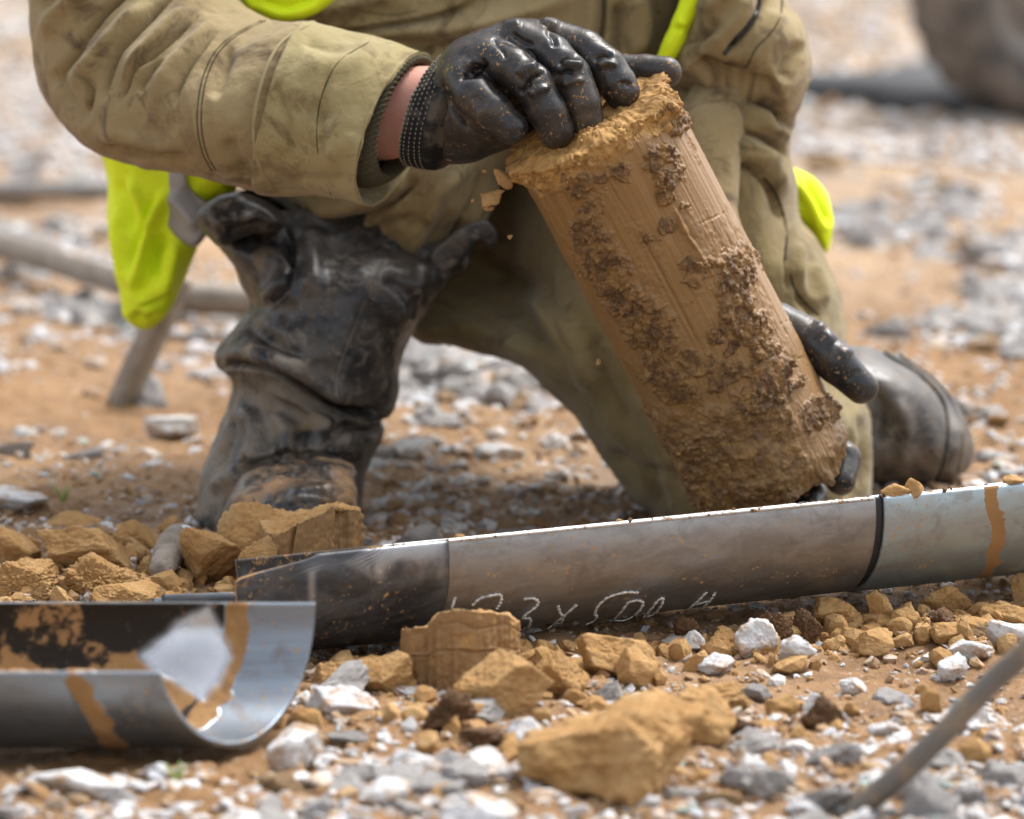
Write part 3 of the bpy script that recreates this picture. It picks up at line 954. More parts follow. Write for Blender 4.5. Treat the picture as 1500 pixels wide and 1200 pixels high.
# crumbs stuck on the core: loose bits, one part
Vc = V
cN = normals(V, F)
wgt = (blob * .8 + .10 * crust + .5 * topm + .012) * front * (RD > .99)
pick = rng.choice(len(V), 900, p=wgt / wgt.sum())
parts = []
for q, i in enumerate(pick):
    v, f = rock(q % 37 + 500, 1, 8, 10, .12)
    s = float(np.clip(rng.lognormal(-7.1, .5), .0005, .0034))
    A = rng.normal(size=(3, 3)); A, _r = np.linalg.qr(A)
    parts.append(((v * (1, .8, .65)) @ A.T * s + V[i] + cN[i] * s * .25, [f]))
Vx, Fx = join(parts)
tag(mk('crumbs', Vx, Fx, M_ccrumb, core, smooth=False), 'darker crumbs clinging to the core', kind='stuff')
wgt = (topm + .03 * crust) * front
pick = rng.choice(len(V), 330, p=wgt / wgt.sum())
parts = []
for q, i in enumerate(pick):
    v, f = rock(q % 31 + 700, 2, 9, 12, .12)
    s = float(np.clip(rng.lognormal(-6.75, .55), .0006, .0055))
    A, _r = np.linalg.qr(rng.normal(size=(3, 3)))
    parts.append(((v * (1, .8, .6)) @ A.T * s + V[i] + cN[i] * s * .2, [f]))
Vx, Fx = join(parts)
tag(mk('crumbled_edge', Vx, Fx, M_clay, core, smooth=False), 'pale crumbled clay along the upper rim', kind='stuff')

# ------------------------------------------------------------------ person
person = tag(empty('person', G(560, 770)), 'worker in muddy olive jacket and black rubber boots kneeling behind the soil core', 'person')

# -- right sleeve (viewer's left)
st = [(70, -300, 345, -300, .05, .055), (55, -190, 335, -180, .045, .055), (44, -60, 330, -80, .035, .06), (42, 50, 338, -20, .02, .062), (62, 142, 352, 8, .0, .064), (112, 205, 372, 24, -.02, .064, -10, 10), (205, 245, 392, 32, -.035, .062, -20, 12), (300, 257, 415, 35, -.05, .06, -28, 14), (385, 276, 450, 37, -.062, .058, -34, 14), (425, 280, 480, 44, -.068, .054, -36, 14)]
V, F = loft(st, 330, 300)
strk = [
    S(9, -9, [(205, -20), (160, 18), (133, 50), (113, 83), (70, 132)], 'l'), S(13, 5, [(225, 0), (175, 45), (135, 90), (95, 135)]),
    S(9, -7, [(262, -10), (215, 40), (178, 80), (160, 120), (148, 158)], 'l'), S(13, 5, [(285, 10), (240, 50), (205, 90), (180, 130)]),
    S(8, -6.5, [(302, 15), (262, 55), (232, 82), (200, 112), (168, 160)], 'l'), S(12, 4.5, [(318, 30), (280, 70), (250, 105), (225, 150)]),
    S(7, -5, [(322, 40), (302, 72), (275, 110), (252, 165)], 'l'), S(8, -4, [(245, 90), (222, 115), (205, 140)], 'l'),
    S(9, -3.5, [(140, 215), (200, 222), (250, 232), (290, 240)]), S(14, 3, [(130, 190), (200, 205), (270, 220)]), S(10, -3, [(75, 95), (95, 140), (130, 185)]), S(10, -4, [(50, 20), (90, -20), (130, -60)]),
    S(12, 4, [(60, 60), (85, 20), (140, -20)]), S(9, -4, [(340, 60), (325, 100), (312, 150)]), S(10, -3, [(330, 200), (345, 235), (370, 262)]), S(8, -4, [(108, 100), (125, 130), (118, 170)], 'r'),
]
strk = [(a, b * 1.35, c, d, e) for a, b, c, d, e in strk]
V = sculpt(V, F, strk, [(18, 3.2, 3, 3), (60, .9, 9, 3)])
slv = mk('sleeve', V, F, M_jacket, person)
tag(slv, 'creased olive right sleeve')
sp_ = [(383, 30), (345, 50), (318, 72), (300, 105), (291, 143), (289, 187), (297, 225), (310, 250)]
for dx in (0, 6):
    Vt, Ft = tube(drape([(x + dx, y) for x, y in sp_], V, .0001), .00042, 6)
    mk('seam', Vt, Ft, M_seam, slv)
# -- cuff panel, turned back in at the opening
st2 = [(386, 277, 455, 38, -.064, .0555, -36, 14), (384, 282, 452, 30, -.064, .0635, -36, 14), (402, 285, 466, 33, -.066, .0630, -38, 15), (460, 287, 520, 50, -.078, .0585, -42, 15), (510, 293, 570, 64, -.09, .056, -48, 16), (545, 300, 609, 76, -.098, .054, -52, 18), (549, 300, 612, 79, -.099, .0535, -52, 18), (548, 296, 611, 84, -.099, .0505, -50, 18), (520, 280, 580, 84, -.094, .049, -44, 16), (490, 265, 550, 92, -.09, .046, -40, 14)]
V, F = loft(st2, 240, 260)
strk = [S(5, -2.0, [(400, 110), (420, 180), (425, 250)]), S(16, 2.5, [(430, 80), (480, 95), (560, 90)]), S(12, -2.5, [(420, 262), (470, 268), (520, 262)]), S(12, -1.8, [(400, 150), (440, 160), (500, 170)]),
        S(14, 2.2, [(470, 230), (500, 215), (520, 190)]), S(9, -2.5, [(440, 60), (470, 72), (510, 74)]), S(6, -1.6, [(486, 90), (470, 160), (475, 240)], 'g')]
V = sculpt(V, F, strk, [(22, 2.0, 13, 3), (70, .6, 19, 3)])
cuf = mk('cuff_panel', V, F, M_cuffp, person)
Vt, Ft = tube(drape([(452, 37), (412, 62), (388, 105), (374, 160), (372, 205), (381, 245), (400, 278)], V, .0003), .0011, 6)
mk('hem_edge', Vt, Ft, M_seaml, cuf)
Vt, Ft = tube(drape([(540, 62), (495, 92), (470, 145), (464, 200), (470, 250), (485, 285)], V, .0001), .00034, 6)
mk('seam', Vt, Ft, M_seam, cuf)
# -- ribbed knit cuff inside the sleeve
st3 = [(520, 272, 575, 95, -.092, .044, -40, 14), (552, 271, 600, 86, -.099, .044, -44, 16), (572, 262, 614, 84, -.104, .041, -42, 14), (573, 256, 613, 90, -.104, .037, -38, 12), (550, 250, 590, 96, -.1, .036, -36, 12)]
n_, m_ = 60, 420
V, F = loft(st3, n_, m_)
N = normals(V, F)
ph = np.tile(np.arange(m_) / m_ * 2 * math.pi * 62, n_)
V = V + N * (.0009 * np.cos(ph))[:, None]
mk('knit_cuff', V, F, M_knit, person)
# -- bare forearm and the rest of the body under the clothes: one continuous mesh
def body_fn(P):
    d = chain_sdf(P, [(260, -420, 420, 45), (195, -200, 400, 42), (195, 50, 320, 42), (265, 135, 205, 42), (340, 150, 150, 44), (420, 158, 118, 46), (490, 164, 84, 54), (560, 166, 44, 69), (640, 158, 20, 62)])
    d = smin(d, chain_sdf(P, [(260, -420, 430, 50), (640, -420, 640, 90), (980, -420, 560, 50), (1080, -100, 480, 34), (1090, 90, 450, 34), (1040, 200, 330, 34), (1040, 330, 250, 34), (1085, 440, 165, 36)]), 30)
    d = smin(d, chain_sdf(P, [(640, -420, 700, 110), (660, -100, 720, 120), (690, 150, 720, 110)]), 40)
    d = smin(d, chain_sdf(P, [(620, 180, 700, 80), (540, 280, 520, 48), (470, 420, 420, 44), (440, 520, 390, 40), (430, 700, 370, 40)]), 30)
    d = smin(d, chain_sdf(P, [(760, 180, 700, 80), (920, 400, 560, 50), (1080, 660, 470, 44), (1200, 660, 560, 36)]), 30)
    return d
V, F = sdf_mesh(body_fn, (60, -600, -90), (1320, 790, 900), 10, -.115, .00041)
# finer wrist replaces nothing: the coarse mesh is only smoothed
for _ in range(2):
    acc = np.zeros_like(V); c = np.zeros(len(V))
    f = F[0]
    for a, b in ((0, 1), (1, 2), (2, 3), (3, 0)):
        for k in range(3): acc[:, k] += np.bincount(f[:, a], V[f[:, b]][:, k], len(V))
        c += np.bincount(f[:, a], minlength=len(V))
    V = .5 * V + .5 * acc / c[:, None]
tag(mk('body', V, F, M_skin, person), 'bare pink wrist between sleeve and glove')

# -- gloves
def finger(P, pts): return chain_sdf(P, pts)
def glove_r(P):
    palm = chain_sdf(P, [(612, 162, 92, 74), (655, 158, 74, 72), (715, 118, 25, 62), (760, 92, 22, 56)])
    palm = smin(palm, chain_sdf(P, [(700, 104, 12, 54), (757, 76, 12, 46), (806, 74, 36, 44)]), 26)
    palm = smin(palm, chain_sdf(P, [(650, 185, 55, 52), (705, 165, 0, 44)]), 24)
    palm = smin(palm, chain_sdf(P, [(690, 190, 60, 46), (740, 165, 60, 50), (830, 110, 80, 40)]), 24)
    fs = [
        [(682, 118, -30, 31), (696, 140, -56, 31), (724, 165, -80, 29), (749, 187, -88, 25)],
        [(718, 88, -26, 31), (752, 100, -58, 30), (780, 124, -78, 30), (802, 164, -84, 28), (815, 193, -80, 26)],
        [(768, 62, -8, 31), (808, 80, -34, 30), (836, 110, -54, 30), (853, 152, -60, 28), (861, 182, -58, 27)],
        [(810, 60, 18, 31), (856, 74, 2, 31), (888, 100, -16, 30), (904, 124, -24, 29), (911, 136, -24, 27)],
        [(842, 110, 78, 32), (900, 104, 66, 25), (945, 103, 58, 23), (976, 106, 52, 23)],
    ]
    d = palm
    for i, f in enumerate(fs):
        d = np.minimum(d, smin(palm, finger(P, f), 11)) if i else smin(palm, finger(P, f), 11)
    return np.maximum(d, (640 + .30 * (P[..., 2] - 40) + .16 * (155 - P[..., 1])) - P[..., 0])
V, F = sdf_mesh(glove_r, (575, 0, -150), (1020, 268, 172), 1.8, -.158, .00041)
strk = [S(5, -2.6, [(765, 128), (780, 112), (800, 104)], 'v'), S(4, -2.0, [(758, 140), (772, 126), (782, 124)], 'v'), S(7, 2.2, [(757, 112), (772, 100), (790, 98)]), S(6, 1.8, [(772, 140), (795, 130), (806, 135)]),
    S(5, -2.4, [(815, 98), (830, 84), (852, 84)], 'v'), S(4, -2.0, [(808, 115), (828, 105), (845, 108)], 'v'), S(6, 2, [(820, 92), (836, 92), (856, 96)]), S(6, 1.6, [(820, 125), (845, 118), (858, 122)]),
    S(5, -2.0, [(868, 92), (880, 80), (900, 82)], 'v'), S(5, 1.8, [(872, 98), (890, 92), (906, 98)]),
    S(4, -3.0, [(705, 82), (708, 96), (700, 106), (680, 110), (672, 122)], 'v'), S(4, -2.6, [(676, 108), (690, 100), (706, 100)], 'v'), S(6, 2.0, [(680, 98), (694, 92), (704, 86)]),
    S(5, -1.8, [(745, 45), (765, 60), (785, 68)]), S(5, -1.8, [(800, 42), (810, 55), (812, 72)]), S(7, 1.5, [(735, 38), (750, 34), (765, 36)]), S(8, 1.8, [(790, 32), (806, 34), (820, 42)]),
    S(5, -2.2, [(660, 130), (668, 165), (690, 195)], 'l'), S(5, -1.8, [(672, 165), (690, 190), (720, 210)], 'l'), S(5, -1.5, [(650, 120), (655, 160), (662, 200)], 'l'), S(4, -1.5, [(720, 55), (735, 72), (740, 90)], 'v'), S(6, -1.2, [(690, 140), (702, 148), (708, 160)]),
    S(4, -1.2, [(905, 128), (915, 122), (926, 128)]), S(4, -1.2, [(770, 70), (782, 84), (786, 96)], 'v')]
strk = [(a, b * (1.5 if d == 'v' else 1.15), c, d, e) for a, b, c, d, e in strk]
V = sculpt(V, F, strk, [(55, .5, 5, 2)])
gl = mk('glove', V, F, M_glove, person)
tag(gl, 'black rubber glove spread over the top of the core')
# knit wristband with rows of pale stitches
band_st = [(606, 238, 652, 78, -.114, .0375, -36, 12), (606, 241, 656, 77, -.1145, .0395, -36, 12), (625, 247, 674, 70, -.121, .0395, -34, 12), (643, 249, 694, 62, -.128, .0385, -30, 12), (660, 240, 706, 70, -.130, .033, -26, 10)]
n_, m_ = 60, 300
V, F = loft(band_st, n_, m_)
V = sculpt(V, F, [], [(60, .8, 4, 3)])
gb = mk('wristband', V, F, M_gknit, gl)
Vb = V.reshape(n_, m_, 3)
parts = []
Nb = normals(V, F).reshape(n_, m_, 3)
for r_ in np.linspace(4, 34, 7):
    i = int(r_)
    for j in range(0, m_, 4):
        if (j // 4) % 1 == 0:
            p0 = Vb[i, j] + Nb[i, j] * .0001; p1 = Vb[i, (j + 2) % m_] + Nb[i, (j + 2) % m_] * .0001
            parts.append(tube([p0, (p0 + p1) / 2 + Nb[i, j] * .0003, p1], [.00022, .00033, .00022], 5))
Vy, Fy = join(parts)
tag(mk('stitching', Vy, Fy, M_yarn, gb), kind='stuff')

def glove_l(P):
    palm = chain_sdf(P, [(1085, 480, 150, 46), (1120, 530, 140, 58), (1150, 580, 130, 58)])
    fs = [[(1140, 478, 84, 34), (1192, 502, 54, 31), (1228, 535, 40, 30), (1262, 568, 34, 24)],
          [(1160, 600, 120, 34), (1205, 650, 90, 30), (1238, 672, 50, 24), (1232, 705, 20, 22)],
          [(1150, 620, 120, 34), (1170, 690, 100, 28), (1190, 730, 55, 24), (1182, 745, 20, 20)],
          [(1120, 610, 130, 32), (1120, 700, 110, 26), (1120, 745, 60, 22)],
          [(1090, 480, 150, 34), (1030, 500, 150, 27), (985, 520, 120, 24)]]
    d = palm
    for i, f in enumerate(fs):
        e = smin(palm, finger(P, f), 14)
        d = e if i == 0 else np.minimum(d, e)
    return d
V, F = sdf_mesh(glove_l, (940, 360, -30), (1310, 790, 230), 2.4, -.14, .00041)
strk = [S(6, -2.6, [(1188, 505), (1203, 492), (1212, 476)], 'v'), S(6, -2.2, [(1205, 520), (1220, 505), (1232, 492)], 'v'), S(8, 2.2, [(1195, 470), (1212, 488), (1225, 505)]), S(8, 1.6, [(1228, 520), (1240, 515), (1250, 520)]), S(5, -1.6, [(1175, 490), (1185, 475), (1195, 465)], 'v'), S(5, -1.4, [(1240, 560), (1252, 548), (1262, 540)])]
strk = [(a, b * .6, c, d, e) for a, b, c, d, e in strk]
V = sculpt(V, F, strk, [(55, .5, 15, 2)])
tag(mk('glove', V, F, M_glove, person), 'black rubber glove steadying the lower end of the core')

# -- jacket body
def jb(X, Y):
    return .135 - .035 * sm(150, 380, Y) + .06 * sm(-50, -350, Y)
ol = [(330, -340), (560, -360), (800, -360), (985, -330), (1010, -150), (1012, 0), (1000, 110), (930, 190), (820, 235), (752, 250), (722, 300), (694, 345), (640, 366), (578, 384), (530, 366), (480, 336), (420, 300), (372, 262), (345, 120), (325, -100)]
V, F = pillow(ol, jb, .085, 120, .15, 160, 3.2)
strk = [S(14, 7, [(440, 70), (560, 52), (680, 40), (800, 8), (870, -20)]), S(10, -7, [(430, 52), (540, 40), (640, 22), (720, -10)], 'l'), S(14, 6, [(430, 20), (500, 12), (600, -12)]), S(10, -5, [(520, 55), (580, 62), (640, 70)]),
    S(8, -10, [(888, -40), (886, 30), (880, 70), (872, 120)], 'l'), S(14, 6, [(868, -30), (866, 30), (856, 75)]), S(12, 8, [(930, -20), (940, 40), (930, 90)]), S(10, -9, [(905, 0), (908, 50), (902, 95)]),
    S(12, 8, [(560, 384), (610, 330), (650, 270), (690, 240)]), S(9, -8, [(480, 330), (540, 320), (590, 290), (620, 260)], 'r'), S(12, 7, [(430, 295), (500, 300), (560, 285), (600, 262)]), S(9, -8, [(645, 370), (672, 320), (690, 280), (700, 245)], 'l'), S(12, 6, [(690, 340), (715, 300), (730, 262)]),
    S(10, -5, [(405, 285), (450, 275), (520, 300)]), S(6, -4, [(525, 350), (560, 330), (600, 318), (640, 322)]), S(10, 4, [(580, 375), (620, 350), (655, 345)])]
V = sculpt(V, F, strk, [(14, 4.5, 23, 3), (60, .8, 29, 3)])
jk = mk('jacket', V, F, M_jacket, person)
tag(jk, 'olive canvas jacket front hanging over the raised knee')
Vt, Ft = tube(drape([(430, 298), (482, 330), (532, 358), (578, 376), (638, 358), (688, 338), (716, 300)], V, .0002), .00045, 6)
mk('seam', Vt, Ft, M_seam, jk)
Vt, Ft = tube(drape([(500, 10), (540, 18), (575, 22), (610, 16)], V, .0000), .0003, 6)
mk('seam', Vt, Ft, M_seam, jk)
# hi-vis collar tab and strap
V, F = pillow([(330, -60), (480, -60), (492, -10), (470, 14), (440, 28), (408, 32), (378, 24), (352, 8)], .012, .012, 16, .012, 16, 2.5)
V = sculpt(V, F, [S(6, -3, [(380, 0), (420, 12), (470, -5)]), S(6, 2, [(360, -10), (420, -8), (470, -20)])], [(40, 1.2, 3, 3)])
tag(mk('vest_tab', V, F, M_vest, person), 'yellow green hi-vis cloth at the chest')
V, F = loft([(1012, -80, 1046, -75, .03, .008), (1000, -10, 1032, -4, .03, .008), (984, 28, 1014, 36, .03, .008), (972, 58, 1000, 66, .031, .008), (962, 82, 986, 92, .034, .007), (952, 100, 976, 112, .04, .006)], 90, 60, True, True)
V = sculpt(V, F, [S(4, -1.5, [(985, 40), (1000, 48)]), S(4, 1.5, [(990, 30), (1008, 38)])], [(60, 1, 3, 3)])
tag(mk('vest_strap', V, F, M_vest, person), 'narrow hi-vis strap on the chest')

# -- left sleeve (viewer's right)
ol = [(1000, -330), (1110, -330), (1132, -150), (1142, -40), (1152, 5), (1176, 38), (1184, 80), (1184, 118), (1170, 158), (1150, 172), (1100, 152), (1050, 140), (1005, 138), (975, 120), (972, 70), (1000, 0), (1005, -150)]
V, F = pillow(ol, .075, .07, 75, .08, 90, 2.6)
strk = [S(8, -9, [(1114, -10), (1110, 15), (1094, 38), (1072, 62), (1058, 82)], 'r'), S(12, 5, [(1098, -20), (1085, 20), (1060, 50), (1030, 75)]), S(12, 5, [(1140, 10), (1128, 50), (1110, 80), (1095, 100)]), S(10, -6, [(1000, 80), (1040, 98), (1090, 118), (1150, 128)]),
    S(12, 5, [(1010, 110), (1060, 125), (1120, 140)]), S(9, -5, [(1172, 60), (1155, 90), (1148, 125)]), S(10, 4, [(1020, 20), (1050, 5), (1080, -20)]), S(8, -5, [(1000, 60), (1030, 50), (1060, 30)]), S(5, -2, [(1062, 92), (1080, 100), (1098, 100)])]
V = sculpt(V, F, strk, [(20, 3.5, 33, 3), (60, .8, 29, 3)])
s2_ = mk('sleeve', V, F, M_jacket, person)
tag(s2_, 'olive left sleeve with a zipped pocket')
Vt, Ft = tube(drape([(1112, -5), (1110, 14), (1096, 36), (1076, 58), (1060, 80)], V, .0003), .0017, 6)
tag(mk('zip', Vt, Ft, M_ring, s2_), 'dark pocket zip')
Vt, Ft = tube(drape([(1146, 0), (1143, 25), (1128, 50), (1108, 70), (1098, 90), (1092, 99), (1078, 97), (1060, 92)], V, .0002), .0005, 6)
mk('seam', Vt, Ft, M_seam, s2_)

V, F = sdf_mesh(lambda P: chain_sdf(P, [(1085, 90, 450, 50), (1035, 200, 330, 52), (1030, 320, 250, 50), (1062, 400, 190, 46)]), (960, 10, 110), (1160, 470, 520), 6, -.115, .00041)
tag(mk('sleeve', V, F, M_jacket, person), 'forearm of the left sleeve behind the core')

# -- trousers: upper folds, thigh and knee
def tbz(X, Y):
    return .10 - .03 * sm(250, 700, Y) + .13 * sm(880, 700, X) * sm(560, 400, Y) 
ol = [(560, 250), (700, 200), (850, 140), (1000, 110), (1100, 125), (1160, 150), (1165, 175), (1156, 205), (1158, 232), (1168, 262), (1172, 320), (1196, 352), (1216, 388), (1230, 425), (1238, 470), (1248, 540), (1272, 590), (1280, 620), (1284, 720), (1280, 790), (1180, 800), (1000, 800), (955, 752), (925, 728), (885, 678), (852, 632), (835, 606), (800, 575), (770, 545), (722, 520), (660, 504), (604, 488), (570, 420)]
V, F = pillow(ol, tbz, .085, 95, .10, 110, 3.0)
strk = [S(9, -7, [(1000, 160), (1060, 150), (1120, 160), (1162, 190)], 'l'), S(10, 5, [(1010, 175), (1070, 165), (1130, 185), (1160, 215)]), S(8, -6, [(1020, 200), (1080, 190), (1130, 208), (1160, 240)], 'l'), S(10, 5, [(1030, 215), (1090, 210), (1150, 245)]),
    S(8, -7, [(1048, 236), (1090, 240), (1122, 262), (1140, 290), (1152, 330)], 'l'), S(11, 5, [(1040, 228), (1090, 228), (1130, 250), (1152, 290)]), S(8, -5, [(1160, 330), (1150, 380), (1154, 430)], 'r'), S(10, 6, [(1172, 350), (1168, 400), (1172, 440)]),
    S(7, -6, [(1160, 400), (1172, 428), (1194, 452), (1206, 470)]), S(9, 4, [(1190, 380), (1205, 410), (1215, 450)]), S(6, -4, [(1262, 600), (1266, 650), (1258, 720)]), S(6, -4, [(1245, 620), (1250, 680), (1244, 740)]), S(9, 3, [(1274, 620), (1274, 680), (1270, 740)]),
    S(14, -6, [(700, 420), (760, 460), (820, 540)]), S(16, 6, [(760, 420), (830, 500), (880, 600)]), S(12, -5, [(860, 480), (890, 560), (930, 650)]), S(12, 4, [(920, 560), (960, 640), (990, 720)]), S(10, -5, [(880, 660), (930, 690), (990, 740)]), S(10, -5, [(930, 700), (980, 690), (1020, 700)]), S(10, 4, [(640, 470), (720, 490), (790, 540)]), S(16, -8, [(660, 360), (720, 400), (780, 420)]), S(6, -3, [(795, 400), (815, 470), (850, 540)])]
V = sculpt(V, F, strk, [(16, 4, 43, 3), (60, .8, 29, 3)])
tr = mk('trousers', V, F, M_trouser, person)
tag(tr, 'muddy olive work trousers on the kneeling leg')
Vt, Ft = tube(drape([(1052, 238), (1092, 243), (1124, 266), (1142, 296), (1152, 338), (1150, 380)], V, .0004), .0007, 6)
mk('seam', Vt, Ft, M_seam, tr)
Vt, Ft = tube(drape([(1158, 402), (1164, 422), (1180, 444), (1200, 462)], V, .0002), .0006, 6)
mk('seam', Vt, Ft, M_seam, tr)

# -- hi-vis cloth hanging at the side
def hv(X, Y): return .125 + .02 * sm(330, 170, X)
ol = [(152, 190), (240, 180), (350, 190), (358, 230), (344, 285), (318, 300), (300, 330), (292, 362), (272, 405), (252, 448), (236, 472), (212, 482), (184, 468), (176, 450), (170, 410), (162, 340), (155, 270)]
V, F = pillow(ol, hv, .035, 45, .03, 45, 2.2)
strk = [S(10, 6, [(250, 270), (222, 330), (205, 400), (196, 445)]), S(8, -5, [(235, 280), (205, 350), (190, 400)], 'l'), S(8, -5, [(232, 355), (215, 400), (200, 440)]), S(9, 5, [(262, 350), (245, 400), (228, 440)]), S(7, -5, [(200, 448), (225, 440), (245, 420)], 'l'), S(10, -4, [(165, 260), (185, 300), (190, 350)]), S(10, 4, [(170, 300), (178, 370), (188, 430)]), S(6, -3, [(190, 460), (215, 470), (235, 458)]), S(9, -5, [(240, 340), (222, 380), (240, 410)]), S(9, 4, [(185, 260), (205, 300), (215, 340)])]
V = sculpt(V, F, strk, [(30, 3, 53, 3)])
hvz = mk('hi_vis_vest', V, F, M_vest, person)
for hp in ([(182, 456), (208, 468), (234, 462), (250, 448)], [(236, 350), (222, 392), (212, 440), (212, 466)]):
    Vt, Ft = tube(drape(hp, V, .0002), .0006, 6)
    mk('hem', Vt, Ft, M_vest, hvz)
tag(hvz, 'yellow green hi-vis vest hanging below the elbow')
V2, F2 = pillow([(232, 200), (268, 200), (276, 262), (292, 284), (312, 296), (330, 298), (312, 330), (298, 352), (284, 362), (262, 354), (240, 338), (222, 322), (226, 300), (236, 268)], lambda X, Y: hv(X, Y) - .030 - .004 * np.sin(X * .05), .006, 10, .004, 10, 2.2)
V2 = sculpt(V2, F2, [S(9, 3, [(245, 280), (270, 310), (292, 340)]), S(9, -3, [(265, 270), (290, 300), (305, 320)])], [(30, 2, 53, 3)])
tag(mk('reflective_band', V2, F2, M_tape, hvz), 'dull grey reflective band')
V, F = pillow([(1130, 240), (1172, 252), (1194, 264), (1212, 290), (1222, 318), (1220, 345), (1212, 371), (1200, 360), (1172, 334), (1140, 318)], .15, .02, 28, .02, 28, 2.2)
V = sculpt(V, F, [S(8, 4, [(1165, 265), (1190, 300), (1210, 345)]), S(7, -4, [(1180, 262), (1200, 300), (1215, 335)])], [(40, 1.5, 53, 3)])
tag(mk('vest_tail', V, F, M_vest, person), 'bright hi-vis tail behind the hip')

# -- raised boot (viewer's left)
st = [(300, 300, 668, 268, .10, .045, 0, 22), (304, 330, 690, 338, .085, .058, 0, 30), (318, 352, 690, 372, .075, .066, 0, 22), (338, 385, 680, 398, .065, .068, 0, 12), (356, 425, 640, 440, .055, .068), (366, 452, 612, 478, .05, .067), (338, 486, 592, 508, .045, .068), (317, 512, 581, 540, .042, .070), (318, 535, 579, 575, .042, .068, 0, -4), (334, 556, 570, 602, .045, .062, 0, 4), (334, 580, 556, 612, .045, .060, 0, 8), (322, 618, 554, 642, .04, .062), (305, 662, 535, 690, .035, .066), (288, 705, 528, 730, .03, .07), (280, 745, 530, 765, .028, .072), (278, 800, 540, 806, .028, .074)]
V, F = loft(st, 330, 330, False, True)
strk = [S(9, -10, [(322, 540), (365, 540), (410, 552), (445, 575), (490, 598), (530, 608), (566, 604)], 'r', .12), S(15, 7, [(322, 520), (370, 520), (430, 540), (480, 570), (540, 588)]), S(12, 6, [(390, 560), (440, 590), (470, 620), (490, 650)]),
    S(12, -6, [(350, 470), (400, 500), (450, 530)]), S(14, 6, [(380, 450), (420, 410), (440, 370)]), S(12, -8, [(420, 330), (432, 380), (425, 420), (390, 455)], 'l'), S(16, 6, [(455, 330), (460, 390), (455, 440)]), S(10, -5, [(560, 400), (590, 430), (600, 470)]), S(12, 5, [(620, 380), (600, 430), (580, 480)]),
    S(9, -6, [(330, 585), (345, 625), (335, 660), (320, 690)], 'l'), S(14, 5, [(360, 590), (375, 640), (360, 690)]), S(9, -5, [(480, 640), (500, 630), (510, 620)]), S(12, 6, [(395, 600), (420, 640), (410, 680)]), S(10, -5, [(450, 620), (440, 660), (455, 690)]), S(9, -7, [(500, 615), (530, 625), (552, 622)], 'l'), S(9, -5, [(340, 690), (400, 668), (460, 662), (510, 672)], 'l'), S(10, 4, [(300, 720), (340, 702), (400, 690)]),
    S(8, -6, [(345, 692), (362, 686), (380, 684)], 'v'), S(9, -5, [(505, 660), (512, 690), (505, 712)])]
V = sculpt(V, F, strk, [(22, 4.0, 63, 3), (70, 1.0, 65, 3)])
px, py, _ = PX(V)
bt = mk('boot', V, F, M_boot, person, attrs={'dust': np.clip(.24 + .7 * sm(480, 640, py + .35 * (400 - px)) + .5 * sm(430, 370, px) * sm(330, 400, py), 0, 1)})
tag(bt, 'dusty black rubber boot with its shaft folded, foot flat on the ground')
sm_pts = [(560, 385), (540, 430), (520, 480), (500, 530), (488, 575)]
Vt, Ft = tube(drape(sm_pts, V, .0002), .0011, 8)
mk('seam', Vt, Ft, M_boot, bt, attrs={'dust': np.full(len(Vt), .5)})
# toe
st = [(352, 700, 512, 684, -.035, .034), (336, 728, 523, 706, -.045, .056), (325, 765, 527, 745, -.05, .066), (320, 800, 535, 792, -.05, .066), (322, 830, 538, 822, -.05, .066)]
V, F = loft([(400, 682, 470, 674, -.02, .022)] + st, 120, 200, True, True)
strk = [S(5, -2.5, [(365, 705), (400, 690), (450, 685), (500, 700)], 'v'), S(8, 3, [(420, 730), (450, 720), (480, 722)]), S(5, 1.5, [(410, 740), (450, 732), (490, 738)])]
V = sculpt(V, F, strk, [(40, 3.5, 73, 3), (140, .8, 75, 3)])
px, py, _ = PX(V)
mk('toe_cap', V, F, M_bootd, bt, attrs={'dust': np.clip(1.3 - 1.3 * np.exp(-(((px - 450) / 48) ** 2 + ((py - 722) / 20) ** 2)), 0, 1)})
# turned-over flap of the boot top, left, and the loose tab on the right
V, F = pillow([(300, 300), (350, 282), (400, 300), (420, 330), (395, 345), (372, 345), (348, 352), (325, 364), (306, 350), (290, 326)], .03, .018, 22, .02, 22, 2.2)
V = sculpt(V, F, [S(9, 4, [(305, 330), (335, 320), (380, 318)]), S(8, -4, [(330, 350), (355, 335), (395, 332)])], [(50, 1.5, 3, 3)])
mk('boot_top', V, F, M_boot, bt, attrs={'dust': np.full(len(V), .2)})
V, F = pillow([(630, 372), (662, 342), (690, 326), (712, 322), (727, 338), (728, 356), (716, 364), (704, 352), (692, 366), (668, 392), (640, 400)], .028, .0035, 8, .0035, 8, 2.0)
V = sculpt(V, F, [], [(60, 1.5, 3, 3)])
mk('boot_tab', V, F, M_boot, bt, attrs={'dust': np.full(len(V), .3)})

